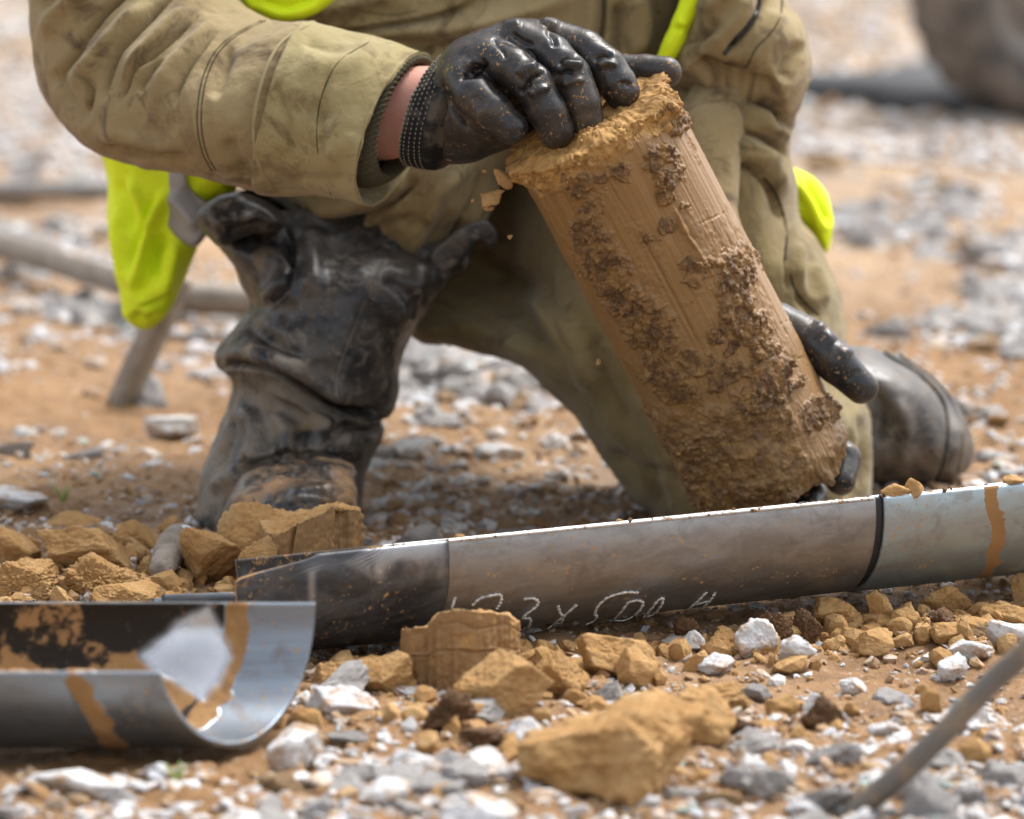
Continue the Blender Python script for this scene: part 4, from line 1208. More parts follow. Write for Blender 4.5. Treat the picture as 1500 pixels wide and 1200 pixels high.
# -- trailing boot (viewer's right)
ol = [(1215, 520), (1252, 505), (1290, 512), (1330, 528), (1372, 556), (1402, 594), (1420, 630), (1426, 665), (1412, 695), (1390, 712), (1340, 722), (1280, 726), (1225, 722)]
V, F = pillow(ol, .155, .07, 70, .08, 80, 2.4)
strk = [S(4, -3, [(1290, 513), (1350, 548), (1385, 590), (1392, 640), (1380, 690), (1362, 716)], 'v', .1), S(7, 2.5, [(1300, 512), (1360, 545), (1398, 590), (1404, 640), (1394, 690)]), S(12, -4, [(1270, 560), (1290, 600), (1280, 660)]), S(12, 4, [(1310, 580), (1330, 640), (1310, 690)])]
V = sculpt(V, F, strk, [(26, 1.3, 83, 3)])
px, py, _ = PX(V)
b2 = mk('boot', V, F, M_boot, person, attrs={'dust': np.clip(.45 + .5 * sm(620, 720, py), 0, 1)})
Vt, Ft = tube(drape([(1296, 516), (1350, 550), (1384, 590), (1391, 640), (1380, 690), (1366, 712)], V, .0002), .0016, 8)
mk('welt', Vt, Ft, M_boot, b2, attrs={'dust': np.full(len(Vt), .6)})
Vt, Ft = tube(drape([(1318, 520), (1372, 560), (1402, 602), (1410, 640), (1404, 690)], V, .0002), .0012, 8)
mk('welt', Vt, Ft, M_boot, b2, attrs={'dust': np.full(len(Vt), .6)})
tag(b2, 'muddy black boot of the kneeling leg, behind the lower glove')

# ------------------------------------------------------------------ clods and stones
CLODS = []
def fit_rock(name, seed, box, mat, label, cat, group=None, sub=5, planes=9, p=55, rough=.09, fine=.035, cells=0.0, flat=0.0, rot=None, lift=0.0, dz=None, smooth=True, yf=None):
    """broken lump that fills a pixel box, standing on the ground"""
    x0, y0, x1, y1 = box
    V, F = rock(seed, min(sub + 1, 6), planes, p, rough, fine, cells)
    if rot:
        c, s = math.cos(rot), math.sin(rot)
        V = V @ np.array([[c, 0, s], [0, 1, 0], [-s, 0, c]]).T
    V = V - (V.max(0) + V.min(0)) / 2
    V = V / (V.max(0) - V.min(0))
    g = G((x0 + x1) / 2, y1) if yf is None else W((x0 + x1) / 2, y1, yf)
    dist = (g - CAM) @ FW
    sc = K * dist
    wx = (x1 - x0) * sc
    dy = dz if dz else min(.85 * wx, .9 * (y1 - y0) * sc * 1.9)
    hz = max(((y1 - y0) * sc - dy * .12) / .98, .004) + .004
    V = V * np.array([wx, dy, hz])
    zb = gh(g[0], g[1] + dy * .4) * .5 if yf is None else g[2]
    loc = np.array([(x0 + x1) / 2 * sc - 750 * sc, g[1] + dy * .42, zb + lift])
    V[:, 2] += hz / 2 - .006
    me = mesh_np(name, V, [F], None, smooth)
    o = obj(name, me, mat, None, tuple(loc))
    tag(o, label, cat, group)
    CLODS.append((loc[0], loc[1], max(wx, dy) / 2))
    return o
GC = 'broken lumps of ochre clay'
cl = lambda s, b, lab, **k: fit_rock('clay_clod', s, b, M_clay, lab, 'clay clod', GC, **k)
cl(11, (-20, 772, 58, 848), 'blocky clay clod cut by the left edge, behind the open tube', sub=5)
cl(12, (48, 762, 192, 856), 'large blocky clay clod at the left with a flat pale top', sub=5, planes=8, p=60, rot=.15)
cl(13, (160, 758, 232, 822), 'pointed clay clod right behind the large blocky one', sub=5, planes=8)
cl(14, (58, 744, 148, 785), 'low clay clod at the back of the left pile, before the white stones', sub=4)
cl(15, (228, 748, 268, 785), 'small dark edged clay chip left of the boot toe', sub=4)
cl(16, (-30, 815, 88, 885), 'crumbly clay clod at the lower left of the pile', sub=5, rough=.12, fine=.06, cells=.08)
cl(17, (78, 800, 220, 888), 'wide crumbly clay mound just behind the open tube rim', sub=5, rough=.14, fine=.07, cells=.1)
cl(18, (128, 846, 236, 900), 'smooth sloping clay slab directly above the open tube rim', sub=5, planes=8)
cl(19, (262, 782, 358, 850), 'cracked brown clay flake under the trowel blade', sub=5, cells=.12, planes=8)
cl(40, (262, 760, 352, 856), 'pale topped clay chunk left of the cut slab', sub=5, planes=7, yf=-.21, dz=.035)
cl(41, (312, 727, 418, 856), 'peaked clay chunk leaning on the cut slab by the boot', sub=5, planes=7, rot=-.2, yf=-.19, dz=.04)
cl(42, (348, 778, 408, 870), 'small broken clay chunk at the foot of the cut slab', sub=5, planes=7, yf=-.235, dz=.02)
cl(20, (502, 940, 608, 1010), 'flat topped clay clod left of the grooved block', sub=5, planes=9)
cl(21, (655, 942, 812, 1048), 'big lumpy clay clod in front of the grooved block', sub=5, rough=.10, fine=.04)
cl(22, (845, 908, 965, 985), 'tilted clay slab in front of the handwriting', sub=5, planes=8, p=60, rot=-.3)
cl(23, (775, 940, 862, 1018), 'cracked clay lump between the big lump and the tilted slab', sub=5, fine=.05, cells=.08)
cl(24, (900, 935, 965, 995), 'split clay chunk leaning on the tilted slab', sub=4)
cl(25, (755, 1005, 1045, 1165), 'very large blurred clay clod nearest the camera', sub=5, planes=8, p=70, rough=.17, fine=.06, rot=.45)
cl(26, (985, 1000, 1080, 1085), 'blurred clay lump touching the right of the very large clod', sub=4, rough=.1)
cl(27, (1192, 858, 1284, 908), 'smooth oval clay clod under the joint ring', sub=5, planes=9)
cl(28, (1258, 900, 1312, 938), 'small square clay clod below the oval one', sub=4, planes=8)
cl(29, (1268, 852, 1312, 905), 'upright clay chip against the tube right of the joint ring', sub=4)
cl(30, (1306, 880, 1356, 912), 'wedge of clay right of the upright chip', sub=4)
cl(31, (1348, 836, 1428, 888), 'clay clod wedged under the blue grey end of the tube', sub=5)
cl(32, (1436, 872, 1515, 905), 'flat clay slab at the right edge below the tube', sub=4)
cl(33, (1362, 895, 1414, 925), 'small rounded clay lump near the pale stones at right', sub=4)
cl(34, (1480, 825, 1530, 872), 'clay clod at the right edge against the tube', sub=4)
cl(35, (940, 985, 1110, 1035), 'long low clay bank left of the open gravel', sub=5, rough=.14, fine=.06, cells=.1)
cl(36, (450, 960, 520, 1005), 'crumbly clay heap at the end of the open tube', sub=4, rough=.14, fine=.08, cells=.1)
cl(37, (1105, 895, 1160, 935), 'clay chip lying behind the grey stone', sub=4)
cl(38, (1120, 1010, 1165, 1040), 'small clay chip lying amid the white gravel', sub=4)
cl(39, (1398, 1060, 1455, 1098), 'small brown clay nub near the thin rod', sub=4)
GD = 'dark brown soil lumps'
dk = lambda s, b, lab, **k: fit_rock('soil_lump', s, b, M_dark_soil, lab, 'soil lump', GD, rough=.16, fine=.09, cells=.12, **k)
dk(51, (615, 1003, 702, 1072), 'dark brown soil lump below the grooved block', sub=5)
dk(52, (1108, 878, 1165, 938), 'dark soil lump in front of the last figure', sub=5)
dk(53, (1160, 875, 1208, 925), 'dark soil lump between stone and oval clod', sub=4)
dk(54, (1350, 880, 1402, 915), 'dark greyish soil lump beneath the blue grey tube', sub=4)
dk(55, (1170, 1005, 1240, 1065), 'dark soil lump in the open gravel', sub=4)
dk(56, (1045, 1035, 1110, 1075), 'dark soil lump right of the very large clod', sub=4)
dk(57, (985, 885, 1030, 930), 'dark crumbly soil against the tube after the figures', sub=4)
dk(58, (670, 1055, 740, 1085), 'low dark soil lump left of the very large clod', sub=4)
GS = 'pale stones lying on the mud'
sn = lambda s, b, lab, **k: fit_rock('stone', s, b, M_stone, lab, 'stone', GS, **{**dict(sub=4, planes=7, p=70, rough=.10), **k})
sn(71, (1076, 892, 1142, 948), 'grey stone leaning with a muddy face below the last figure')
sn(72, (1142, 914, 1198, 962), 'angular pale grey stone right of the muddy faced one')
sn(73, (1374, 938, 1420, 972), 'angular pale stone at right near the rod')
sn(74, (1388, 918, 1460, 950), 'wide pale stone just behind the angular one at right')
sn(75, (1446, 892, 1505, 935), 'pale stone at the right edge above the rod')
sn(76, (445, 996, 556, 1050), 'dark grey curved flat stone right of the open tube', planes=8)
sn(77, (388, 1042, 474, 1112), 'grey rock against the cut end of the open tube')
sn(78, (1230, 972, 1272, 996), 'flat white stone in the bare mud')
sn(79, (1000, 908, 1034, 938), 'muddy white stone beside the dark crumbly soil')
sn(80, (1020, 942, 1080, 970), 'small white stone pair before the tube')
sn(81, (1175, 998, 1218, 1032), 'white stone next to the dark lump in the gravel')
sn(82, (565, 1078, 665, 1128), 'white stone left of the very large clod', planes=8)
sn(83, (660, 1085, 760, 1135), 'broad pale stone touching the very large clod', planes=8)
sn(84, (640, 1145, 760, 1210), 'blurred white stone at the bottom edge, left of the very large clod')
sn(85, (520, 1130, 600, 1170), 'blurred pale stone at the bottom between tube and white stones')
sn(86, (740, 1040, 800, 1085), 'white stone tucked behind the very large clod')
sn(87, (-30, 705, 70, 758), 'broad pale stone at the left edge behind the clay pile', planes=8)
sn(88, (40, 1115, 190, 1165), 'wide grey stone under the open tube at bottom left', planes=8)
sn(89, (1270, 1040, 1330, 1062), 'flat white stone left of the rod in the gravel')
sn(90, (210, 596, 290, 628), 'flat white stone left of the raised boot', planes=8)
sn(91, (690, 640, 770, 668), 'white stone in the gap between the legs', planes=8)
sn(92, (575, 632, 640, 668), 'pale stone just right of the boot ankle', planes=8)

# -- grooved clay block: cut pieces of core, standing
def prism(front, back, zt, nr, nh, dispf, name, mat, label, cat, group, capn=24):
    """front/back: world plan points (closed outline); zt(x,y): top height"""
    out = np.asarray(front + back, float)
    L = np.concatenate([[0], np.cumsum(np.linalg.norm(np.diff(np.vstack([out, out[:1]]), axis=0), axis=1))])
    s = np.linspace(0, L[-1], nr, endpoint=False)
    X = np.interp(s, L, np.append(out[:, 0], out[0, 0])); Y = np.interp(s, L, np.append(out[:, 1], out[0, 1]))
    c = np.array([X.mean(), Y.mean()])
    top = zt(X, Y)
    rows = []
    for h in np.linspace(-.12, 1, nh):
        rows.append(np.stack([X, Y, top * h], 1))
    for q in np.linspace(1, .03, capn)[1:]:
        x_, y_ = c[0] + (X - c[0]) * q, c[1] + (Y - c[1]) * q
        rows.append(np.stack([x_, y_, zt(x_, y_)], 1))
    V = np.vstack(rows)
    F = outward(V, [grid_faces(len(rows), nr)])
    hh = np.concatenate([np.repeat(np.linspace(-.12, 1, nh), nr), np.full((capn - 1) * nr, 2.0)])
    ss = np.tile(s, len(rows))
    N = normals(V, F)
    V = V + N * dispf(V, hh, ss)[:, None]
    o = mk(name, V, F, mat, origin=np.array([c[0], c[1], 0]))
    o.data.materials.append(M_clay)
    fa_ = np.zeros(len(o.data.polygons), np.int32)
    fa_[(nh - 1) * nr:] = 1
    o.data.polygons.foreach_set('material_index', fa_)
    return tag(o, label, cat, group)
M_cut = MB('cut_clay').base((.30, .175, .075), .6)
M_cut.layer(M_cut.ramp(M_cut.noise((420, 420, 14), 4, .6), .30, .8), (.25, .142, .06))
M_cut.layer(M_cut.ramp(M_cut.noise(60, 6, .65), .54, .68), (.42, .24, .085), .85)
M_cut = M_cut.bump(M_cut.noise((700, 700, 12), 4, .6), .0009, .8).bump(M_cut.noise(300, 5), .0008, .6).done(spec=.3)
g0 = G(660, 1000); s_ = K * ((g0 - CAM) @ FW)
bx = lambda px: (px - 750) * s_
yb = g0[1]
front = [(bx(586), yb + .012), (bx(600), yb + .004), (bx(628), yb + .002), (bx(634), yb - .001), (bx(640), yb - .004), (bx(668), yb - .008), (bx(700), yb - .007), (bx(728), yb - .001), (bx(732), yb + .002), (bx(748), yb + .006), (bx(762), yb + .016)]
back = [(bx(758), yb + .036), (bx(690), yb + .046), (bx(600), yb + .036)]
def bl_top(X, Y):
    px_ = X / s_ + 750
    return (84 + 19 * sm(626, 645, px_) + 3 * np.sin((px_ - 640) * .03) - 9 * sm(742, 758, px_)) * s_ - (Y - yb) * .25 + .0012 * fbm(np.stack([X, Y, X * 0], 1) * 110, 3, 5)
def bl_d(V, h, s):
    st_ = fbm(np.stack([s * 420, s * 0, h * .6], 1), 4, 81, .7) * .0008
    ck = -.0014 * np.exp(-((h - .47 - .03 * fbm(V * 60, 2, 9)) / .018) ** 2) + .0009 * np.exp(-((h - .50) / .012) ** 2)
    ck2 = -.0012 * np.exp(-((h - .80 - .06 * fbm(V * 60, 2, 19)) / .014) ** 2) * sm(bx(640), bx(650), V[:, 0])
    vr = .0016 * np.exp(-((V[:, 0] - bx(631)) / .0010) ** 2) - .0016 * np.exp(-((V[:, 0] - bx(636)) / .0007) ** 2) - .0014 * np.exp(-((V[:, 0] - bx(729)) / .0009) ** 2)
    return np.where(h < 1.5, st_ + ck + ck2 + vr, .0015 * fbm(V * 160, 3, 4)) + .0006 * fbm(V * 300, 2, 6)
prism(front, back, bl_top, 320, 70, bl_d, 'clay_block', M_cut, 'grooved upright clay block standing before the handwriting on the tube', 'clay clod', GC)
CLODS.append((bx(675), yb + .02, .035))
# -- cut slab on the pile by the boot toe
YS0, YS1 = -.225, -.150
def bx2(px): return (px - 750) * K * 2.80
front = [(bx2(372), YS0 + .03), (bx2(384), YS0 + .006), (bx2(395), YS0), (bx2(430), YS0 - .004), (bx2(470), YS0 - .002), (bx2(500), YS0 + .010), (bx2(504), YS0 + .014), (bx2(514), YS0 + .016), (bx2(528), YS0 + .03)]
back = [(bx2(520), YS0 + .045), (bx2(440), YS1), (bx2(385), YS1)]
SLX = [255, 275, 330, 395, 440, 485, 495, 505, 520, 530, 545]
SLF = [802, 796, 784, 784, 764, 744, 748, 746, 750, 764, 770]
SLB = [786, 776, 742, 748, 744, 733, 735, 735, 738, 756, 765]
def sl_top(X, Y):
    px_ = X / (K * 2.80) + 750
    zf = W(px_, np.interp(px_, SLX, SLF), YS0)[..., 2]
    zb = W(px_, np.interp(px_, SLX, SLB), YS1)[..., 2]
    return zf + (zb - zf) * np.clip((Y - YS0) / (YS1 - YS0), -.1, 1.1) + .0026 * fbm(np.stack([X, Y, X * 0], 1) * 60, 5, 15, .6)
def sl_d(V, h, s):
    st_ = fbm(np.stack([s * 380, s * 0, h * .6], 1), 4, 91, .7) * .0007
    cx = bx2(412) + .012 * (h - .3) + .002 * fbm(V * 50, 2, 7)
    ck = -.0035 * np.exp(-((V[:, 0] - cx) / .0010) ** 2) - .004 * sm(bx2(484), bx2(492), V[:, 0] + .004 * fbm(V * 70, 3, 3)) * sm(bx2(508), bx2(502), V[:, 0]) * (.7 + .5 * fbm(V * 120, 3, 5))
    return np.where(h < 1.5, st_ + ck, .0016 * fbm(V * 140, 3, 4)) + .0006 * fbm(V * 300, 2, 6)
prism(front, back, sl_top, 360, 60, sl_d, 'clay_block', M_cut, 'cut clay slab with ribbed wall in front of the boot toe', 'clay clod', GC, 40)
CLODS.append((bx2(400), YS0 + .035, .055))

# -- clods and crumbs resting on the tube edge
zz = np.cross(ax, sd); zz = zz if zz[2] > 0 else -zz
def on_rim(l):
    return A0 + l * ax + (RTB - .002) * (math.cos(psa) * sd + math.sin(psa) * zz)
for k, (pxr, w_, h_, sdn, lab) in enumerate(((1302, .0085, .0045, 201, 'flat clay crumb on the tube edge over the joint ring'), (1330, .0068, .0060, 202, 'squarish clay crumb on the tube edge right of the joint ring'), (1476, .0065, .003, 203, 'clay crumb on the tube edge at the right border'), (905, .0022, .0018, 204, 'tiny dark crumb on the tube edge under the core'), (676, .0026, .002, 205, 'tiny crumb on the tube edge near the dark tip'))):
    V, F = rock(sdn, 3, 8, 20, .1, .04)
    V = V * np.array([w_, w_ * .8, h_])
    o = obj('clay_crumb', mesh_np('clay_crumb', V, [F], None, True), M_clay, None, tuple(on_rim(L_at(pxr - 52)) + np.array([0, .002, h_ * .6])))
    tag(o, lab, 'crumb', 'clay crumbs on the tube edge')
parts = []
for q in range(170):
    l = rng.uniform(L545, L1620)
    v, f = rock(q % 23 + 900, 1, 8, 12, .1)
    s = float(np.clip(rng.lognormal(-7.1, .5), .0004, .0022))
    parts.append((v * s + on_rim(l) + np.array([rng.normal() * .001, rng.normal() * .001, s * .4]), [f]))
Vx, Fx = join(parts)
tag(mk('crumbs', Vx, Fx, M_dark_soil, tb, smooth=False), kind='stuff')

# -- crumbs falling off the core
for k, (x, y, w_, h_, sdn, lab) in enumerate(((720, 290, .0075, .0055, 211, 'largest clay flake falling below the glove'), (735, 262, .0045, .0085, 212, 'ragged clay shred hanging at the upper left rim of the core'), (716, 305, .0028, .002, 213, 'small falling crumb just under the largest flake'), (747, 347, .0016, .0016, 214, 'falling crumb above the dark lap'), (876, 531, .0017, .0020, 215, 'falling crumb in front of the shaded knee'), (709, 251, .0013, .0013, 216, 'tiny crumb falling highest under the glove'), (731, 282, .0018, .002, 217, 'small falling crumb right of the largest flake'), (693, 294, .0011, .0011, 218, 'tiny falling crumb left of the largest flake'))):
    V, F = rock(sdn, 3, 8, 16, .16, .06)
    A, _r = np.linalg.qr(np.random.default_rng(sdn).normal(size=(3, 3)) * .3 + np.eye(3))
    V = (V * np.array([w_, w_ * .6, h_])) @ A.T
    o = obj('clay_crumb', mesh_np('clay_crumb', V, [F], None, True), M_clay, None, tuple(W(x, y, -.17)))
    tag(o, lab, 'crumb', 'clay crumbs falling from the core')

# -- trowel with a clay smeared handle
tr_ = tag(empty('trowel', G(250, 862)), 'small scraper with clay smeared grip and pale blade on the clod pile', 'scraper')
a_, b_ = W(232, 838, -.215), W(266, 782, -.155)
q = np.linspace(0, 1, 40)[:, None]
V, F = tube(a_ + (b_ - a_) * q, .0098 * (1 - (2 * q[:, 0] - 1) ** 8 * .5) * (.86 + .2 * q[:, 0]), 28)
V = sculpt(V, F, [], [(60, 1.4, 3, 3), (200, .5, 4, 3)])
mk('handle', V, F, M_dark_soil if False else M_wood, tr_)
V, F = pillow([(240, 788), (256, 776), (268, 769), (281, 772), (280, 780), (292, 794), (280, 802), (262, 800), (246, 800)], lambda X, Y: -.165 - .0004 * (X - 262), .003, 5, .003, 5, 1.6)
V = sculpt(V, F, [], [(90, .8, 3, 3)])
mk('blade', V, F, MB('pale_blade').base((.50, .54, .58), .5).done(metallic=.2), tr_)

# ------------------------------------------------------------------ scattered stones and gravel
WHITE, GREY, BLUE, TAN, GREEN = (.57, .565, .56), (.38, .38, .385), (.46, .475, .50), (.40, .27, .15), (.30, .38, .34)
def dens(px, py, X, Y):
    """share of the ground covered with stones, drawn after where the photo shows gravel"""
    P = np.stack([X, Y, X * 0], 1)
    n = fbm(P * np.array([1.6, 1.1, 1]) * 2.4, 3, 101)
    n2 = fbm(P * 7, 3, 103)
    d = .42 + .55 * n + .35 * n2
    d = np.where(py < 560, d + .18, d)
    d = np.where(py < 250, d + .5, d)
    d = np.where((py >= 150) & (py < 260) & (px < 200), d + .15, d)
    d = np.where((py > 280) & (py < 330), d - .25, d)
    d = np.where((py > 430) & (py < 560) & (px < 420), d + .3, d)
    d = np.where((py > 540) & (py < 610) & (px < 300), d - .45, d)
    d = np.where((py > 540) & (py < 720) & (px > 520) & (px < 980), d + .32 - .5 * sm(680, 730, py), d)
    d = np.where((px > 1180) & (py > 225) & (py < 470), d - .24, d)
    d = np.where((py > 700) & (py < 1000), d - .1, d)
    d = np.where((py > 860) & (py < 985), d - .35, d)
    d = np.where((py > 1000) & (px > 900), d + .14, d)
    d = np.where(py > 1040, d + .02, d)
    d = np.where((py > 940) & (py < 1010) & (px > 1000), d - .1, d)
    return d
N0 = 58000
ys = rng.uniform(-80, 1290, N0); xs = rng.uniform(-650, 2150, N0)
ang = PITCH + np.arctan((ys - 600) * K)
keep = ang > .06
xs, ys = xs[keep], ys[keep]
D_ = FW + ((xs - 750) * K)[:, None] * RT - ((ys - 600) * K)[:, None] * UP
GP = CAM + D_ * (-CAM[2] / D_[:, 2])[:, None]
dn = dens(xs, ys, GP[:, 0], GP[:, 1])
sz = np.clip(rng.lognormal(-5.42, .55, len(xs)), .0018, .018)                # half sizes in metres
nb = 20000
yb_ = rng.uniform(-80, 600, nb); xb_ = rng.uniform(-500, 2000, nb)
Db = FW + ((xb_ - 750) * K)[:, None] * RT - ((yb_ - 600) * K)[:, None] * UP
Gb = CAM + Db * (-CAM[2] / Db[:, 2])[:, None]
kb = sm(.50, .72, dens(xb_, yb_, Gb[:, 0], Gb[:, 1])) > rng.uniform(0, 1, nb)
xs, ys, GP = np.concatenate([xs, xb_[kb]]), np.concatenate([ys, yb_[kb]]), np.vstack([GP, Gb[kb]])
sz = np.concatenate([sz, np.clip(rng.lognormal(-4.75, .35, kb.sum()), .005, .015)])
dn = np.concatenate([dn, np.full(kb.sum(), 9.0)])
# larger stones are rarer where the picture plane is near
distp = (GP - CAM) @ FW
pxs = 2 * sz / (K * distp)
acc = rng.uniform(0, 1, len(xs)) < np.where(dn > 5, 9, np.clip(dn, 0.03, 1)) * np.clip((9.0 / np.maximum(pxs, 5)) ** 1.0, .05, 1) * 1.1
xs, ys, GP, sz, pxs = xs[acc], ys[acc], GP[acc], sz[acc], pxs[acc]
# keep clear of the big lumps
ok = np.ones(len(xs), bool)
for (cx, cy, r) in CLODS:
    ok &= np.hypot(GP[:, 0] - cx, GP[:, 1] - cy) > r * .75
ok &= ~((np.abs(GP[:, 1] + .60) < .06) & (GP[:, 0] < -.10))
rel = GP - A0
lat = np.abs(rel @ sd); al = rel @ ax
ok &= ~((lat < .05) & (al > 0) & (sz > .005))
xs, ys, GP, sz, pxs = xs[ok], ys[ok], GP[ok], sz[ok], pxs[ok]
gzs = ghx(GP[:, 0], GP[:, 1])
hidden = polymask(xs, ys, [(300, 300), (700, 300), (1180, 200), (1280, 760), (930, 735), (760, 545), (600, 490), (530, 760), (280, 760)], 1) > .5
vis = (xs > -10) & (xs < 1510) & (ys > 0) & (ys < 1205) & ~hidden
order = np.argsort(-pxs * vis)
NI = 235
single = np.zeros(len(xs), bool)
single[order[:NI]] = True
rock_me = {}
for v in range(14):
    V, F = rock(300 + v, 5, 6 + v % 4, 90, .16, .05)
    V = V - (V.max(0) + V.min(0)) / 2
    rock_me[v] = (mesh_np('stone', V, [F], None, True))
stone_mats = []
for nm, c in (('white', (.58, .575, .57)), ('grey', (.42, .42, .43)), ('tan', (.38, .25, .13)), ('greenish', (.29, .37, .33))):
    m = m_stone() if nm == 'white' else None
    if m is None:
        m = MB('stone_' + nm).base(c, .8)
        m.layer(m.math('MULTIPLY', m.ramp(m.noise(60, 6, .65, 1.0), .46, .62), .6), tuple(.72 * q for q in c))
        m.layer(m.math('MULTIPLY', m.ramp(m.noise(45, 6, .7, .6, loc=(7, 3, 1)), .49, .61), .85), (.35, .21, .10), .9)
        m.bump(m.noise(160, 6, .65), .0022, .8).bump(m.noise(900, 3), .0005, .6)
    stone_mats.append((nm, m.done(spec=.35)))
ANCH = [(30, 100, 'far behind the elbow'), (100, 255, 'beside the far dark rod'), (60, 380, 'by the slanting timber beam'), (330, 470, 'under the level timber beam'), (190, 560, 'near the leaning stake'), (60, 560, 'left of the leaning stake'), (60, 670, 'behind the broad edge stone'), (250, 680, 'left of the boot ankle'), (150, 640, 'on the mud left of the raised boot'),
    (600, 550, 'right of the folded boot shaft'), (650, 585, 'under the raised thigh'), (720, 545, 'close under the thigh hem'), (640, 620, 'just right of the boot ankle'), (760, 600, 'in the gap between the legs'), (850, 680, 'beside the kneeling knee'), (700, 720, 'in the shade behind the tube tip'), (580, 720, 'right of the boot toe'),
    (1250, 60, 'behind the far wheel'), (1300, 230, 'before the far dark shadow strip'), (1460, 260, 'below the far wheel'), (1250, 300, 'on far ground by the hip'), (1380, 320, 'midway on far ground at right'), (1475, 340, 'on the far mud by the right edge'), (1410, 455, 'on the mud past the trailing boot'), (1280, 380, 'beside the bright hi-vis tail'), (1420, 400, 'on the far mud at right'), (1320, 470, 'behind the trailing boot'), (1460, 540, 'right of the trailing boot'), (1465, 660, 'behind the end of the marked tube'),
    (500, 1020, 'beside the dark curved stone'), (430, 1130, 'below the cut end of the open tube'), (80, 1160, 'below the open tube at left'), (260, 1170, 'below the middle of the open tube'), (580, 1050, 'below the flat topped clod'), (700, 1110, 'left of the very large clod'), (600, 1170, 'at the bottom left of the very large clod'), (880, 1180, 'under the very large clod'), (1080, 1110, 'right of the very large clod'), (1040, 1000, 'by the long clay bank'), (1110, 980, 'below the leaning grey stone'), (1240, 960, 'in the bare mud below the oval clod'), (1200, 1040, 'by the dark lump in the gravel'), (1330, 1000, 'left of the thin rod'), (1400, 950, 'by the pale stones near the rod'), (1290, 1110, 'under the thin rod'), (1170, 1150, 'before the foot of the rod'), (1420, 1060, 'right under the slanting rod'), (1460, 1150, 'at the lower right behind the rod'), (1480, 1000, 'at the right edge by the rod'), (1340, 900, 'below the blue grey tube end')]
def zone(x, y):
    return min(ANCH, key=lambda a: (a[0] - x) ** 2 + ((a[1] - y) * 1.4) ** 2)[2]
def sizew(p): return 'big' if p > 55 else ('middling' if p > 38 else 'small')
cols = rng.choice(4, len(xs), p=[.80, .08, .10, .02])
LAB = {}
for i in np.where(single)[0]:
    v = int(rng.integers(14)); ci = int(cols[i])
    key = (v, ci)
    if key not in rock_me:
        me = rock_me[v].copy(); me.materials.clear(); me.materials.append(stone_mats[ci][1]); rock_me[key] = me
    fl = rng.uniform(.45, .85)
    o = bpy.data.objects.new('stone', rock_me[key])
    COL.objects.link(o)
    o.scale = (sz[i] * rng.uniform(.95, 1.35), sz[i] * rng.uniform(.8, 1.1), sz[i] * fl)
    o.rotation_euler = (rng.normal() * .35, rng.normal() * .35, rng.uniform(0, 6.28))
    o.location = (GP[i, 0], GP[i, 1], gzs[i] + sz[i] * fl * .22)
    flat = 'flat' if fl < .5 else ('chunky' if fl > .63 else 'angular')
    tag(o, f'{sizew(pxs[i])} {flat} {stone_mats[ci][0]} stone {zone(xs[i], ys[i])}', 'stone', GS)
    LAB.setdefault(o['label'], []).append((GP[i, 1], o))
for k, v in LAB.items():
    v.sort(key=lambda q: q[0])
    nm = {2: ('the nearer', 'the farther'), 3: ('the nearest', 'the middle', 'the farthest')}.get(len(v), ('the nearest', 'the second nearest', 'the third nearest', 'the fourth nearest', 'the fifth nearest', 'the sixth nearest', 'the seventh nearest', 'the eighth nearest', 'the ninth nearest', 'the tenth nearest')[:len(v)] if len(v) > 3 else None)
    if nm:
        for w_, (_, o) in zip(nm, v):
            o['label'] = f'{w_} {k}'
# the rest: gravel, one object
small = np.where(~single)[0]
libs = {s: [rock(400 + v, s, 6 + v % 4, 60, .18) for v in range(16)] for s in (1, 2, 3)}
Vs, Fs, Ts, off = [], [], [], 0
pal = np.array([WHITE, (.26, .145, .06), GREY, BLUE, TAN, GREEN, (.48, .40, .32)])
def add_stone(p, s, flat, sub, c):
    global off
    v, f = libs[sub][int(rng.integers(16))]
    a = rng.uniform(0, 6.28); ca, sa = math.cos(a), math.sin(a)
    t = rng.normal() * .25
    v = v * np.array([1.15, .9, flat]) * s
    x = v[:, 0] * ca - v[:, 1] * sa; y = v[:, 0] * sa + v[:, 1] * ca
    z = v[:, 2] + x * t
    Vs.append(np.stack([x + p[0], y + p[1], z + p[2] + s * flat * .2], 1))
    Fs.append(f + off); off += len(v)
    Ts.append(np.broadcast_to(c, (len(v), 3)))
for i in small:
    c = pal[rng.choice(7, p=[.54, .14, .08, .10, .05, .02, .07])] * rng.uniform(.82, 1.12)
    add_stone((GP[i, 0], GP[i, 1], gzs[i]), sz[i], rng.uniform(.45, .75), 3 if GP[i, 1] < .1 and pxs[i] > 18 else (2 if GP[i, 1] < 1.2 else 1), c)
# fine grit and clay crumbs near the focus
NG = 17000
gx_ = rng.uniform(-.42, .47, NG); gy_ = rng.uniform(-.80, .15, NG)
nz = fbm(np.stack([gx_, gy_, gx_ * 0], 1) * 12, 3, 111)
kz = rng.uniform(0, 1, NG) < .5 + .5 * nz
kz &= ~((np.abs(gy_ + .60) < .055) & (gx_ < -.10))
gx_, gy_ = gx_[kz], gy_[kz]
gz_ = ghx(gx_, gy_)
for x, y, z in zip(gx_, gy_, gz_):
    c = pal[rng.choice(7, p=[.20, .28, .08, .06, .22, .02, .14])] * rng.uniform(.75, 1.1)
    add_stone((x, y, z + .0005), float(np.clip(rng.lognormal(-6.2, .5), .0008, .006)), rng.uniform(.5, .85), 1, c)
gv = mk('gravel', np.vstack(Vs), [np.vstack(Fs)], M_gravel, attrs={'tint': np.vstack(Ts)}, smooth=False)
tag(gv, 'loose white and grey gravel scattered over the mud', kind='stuff')
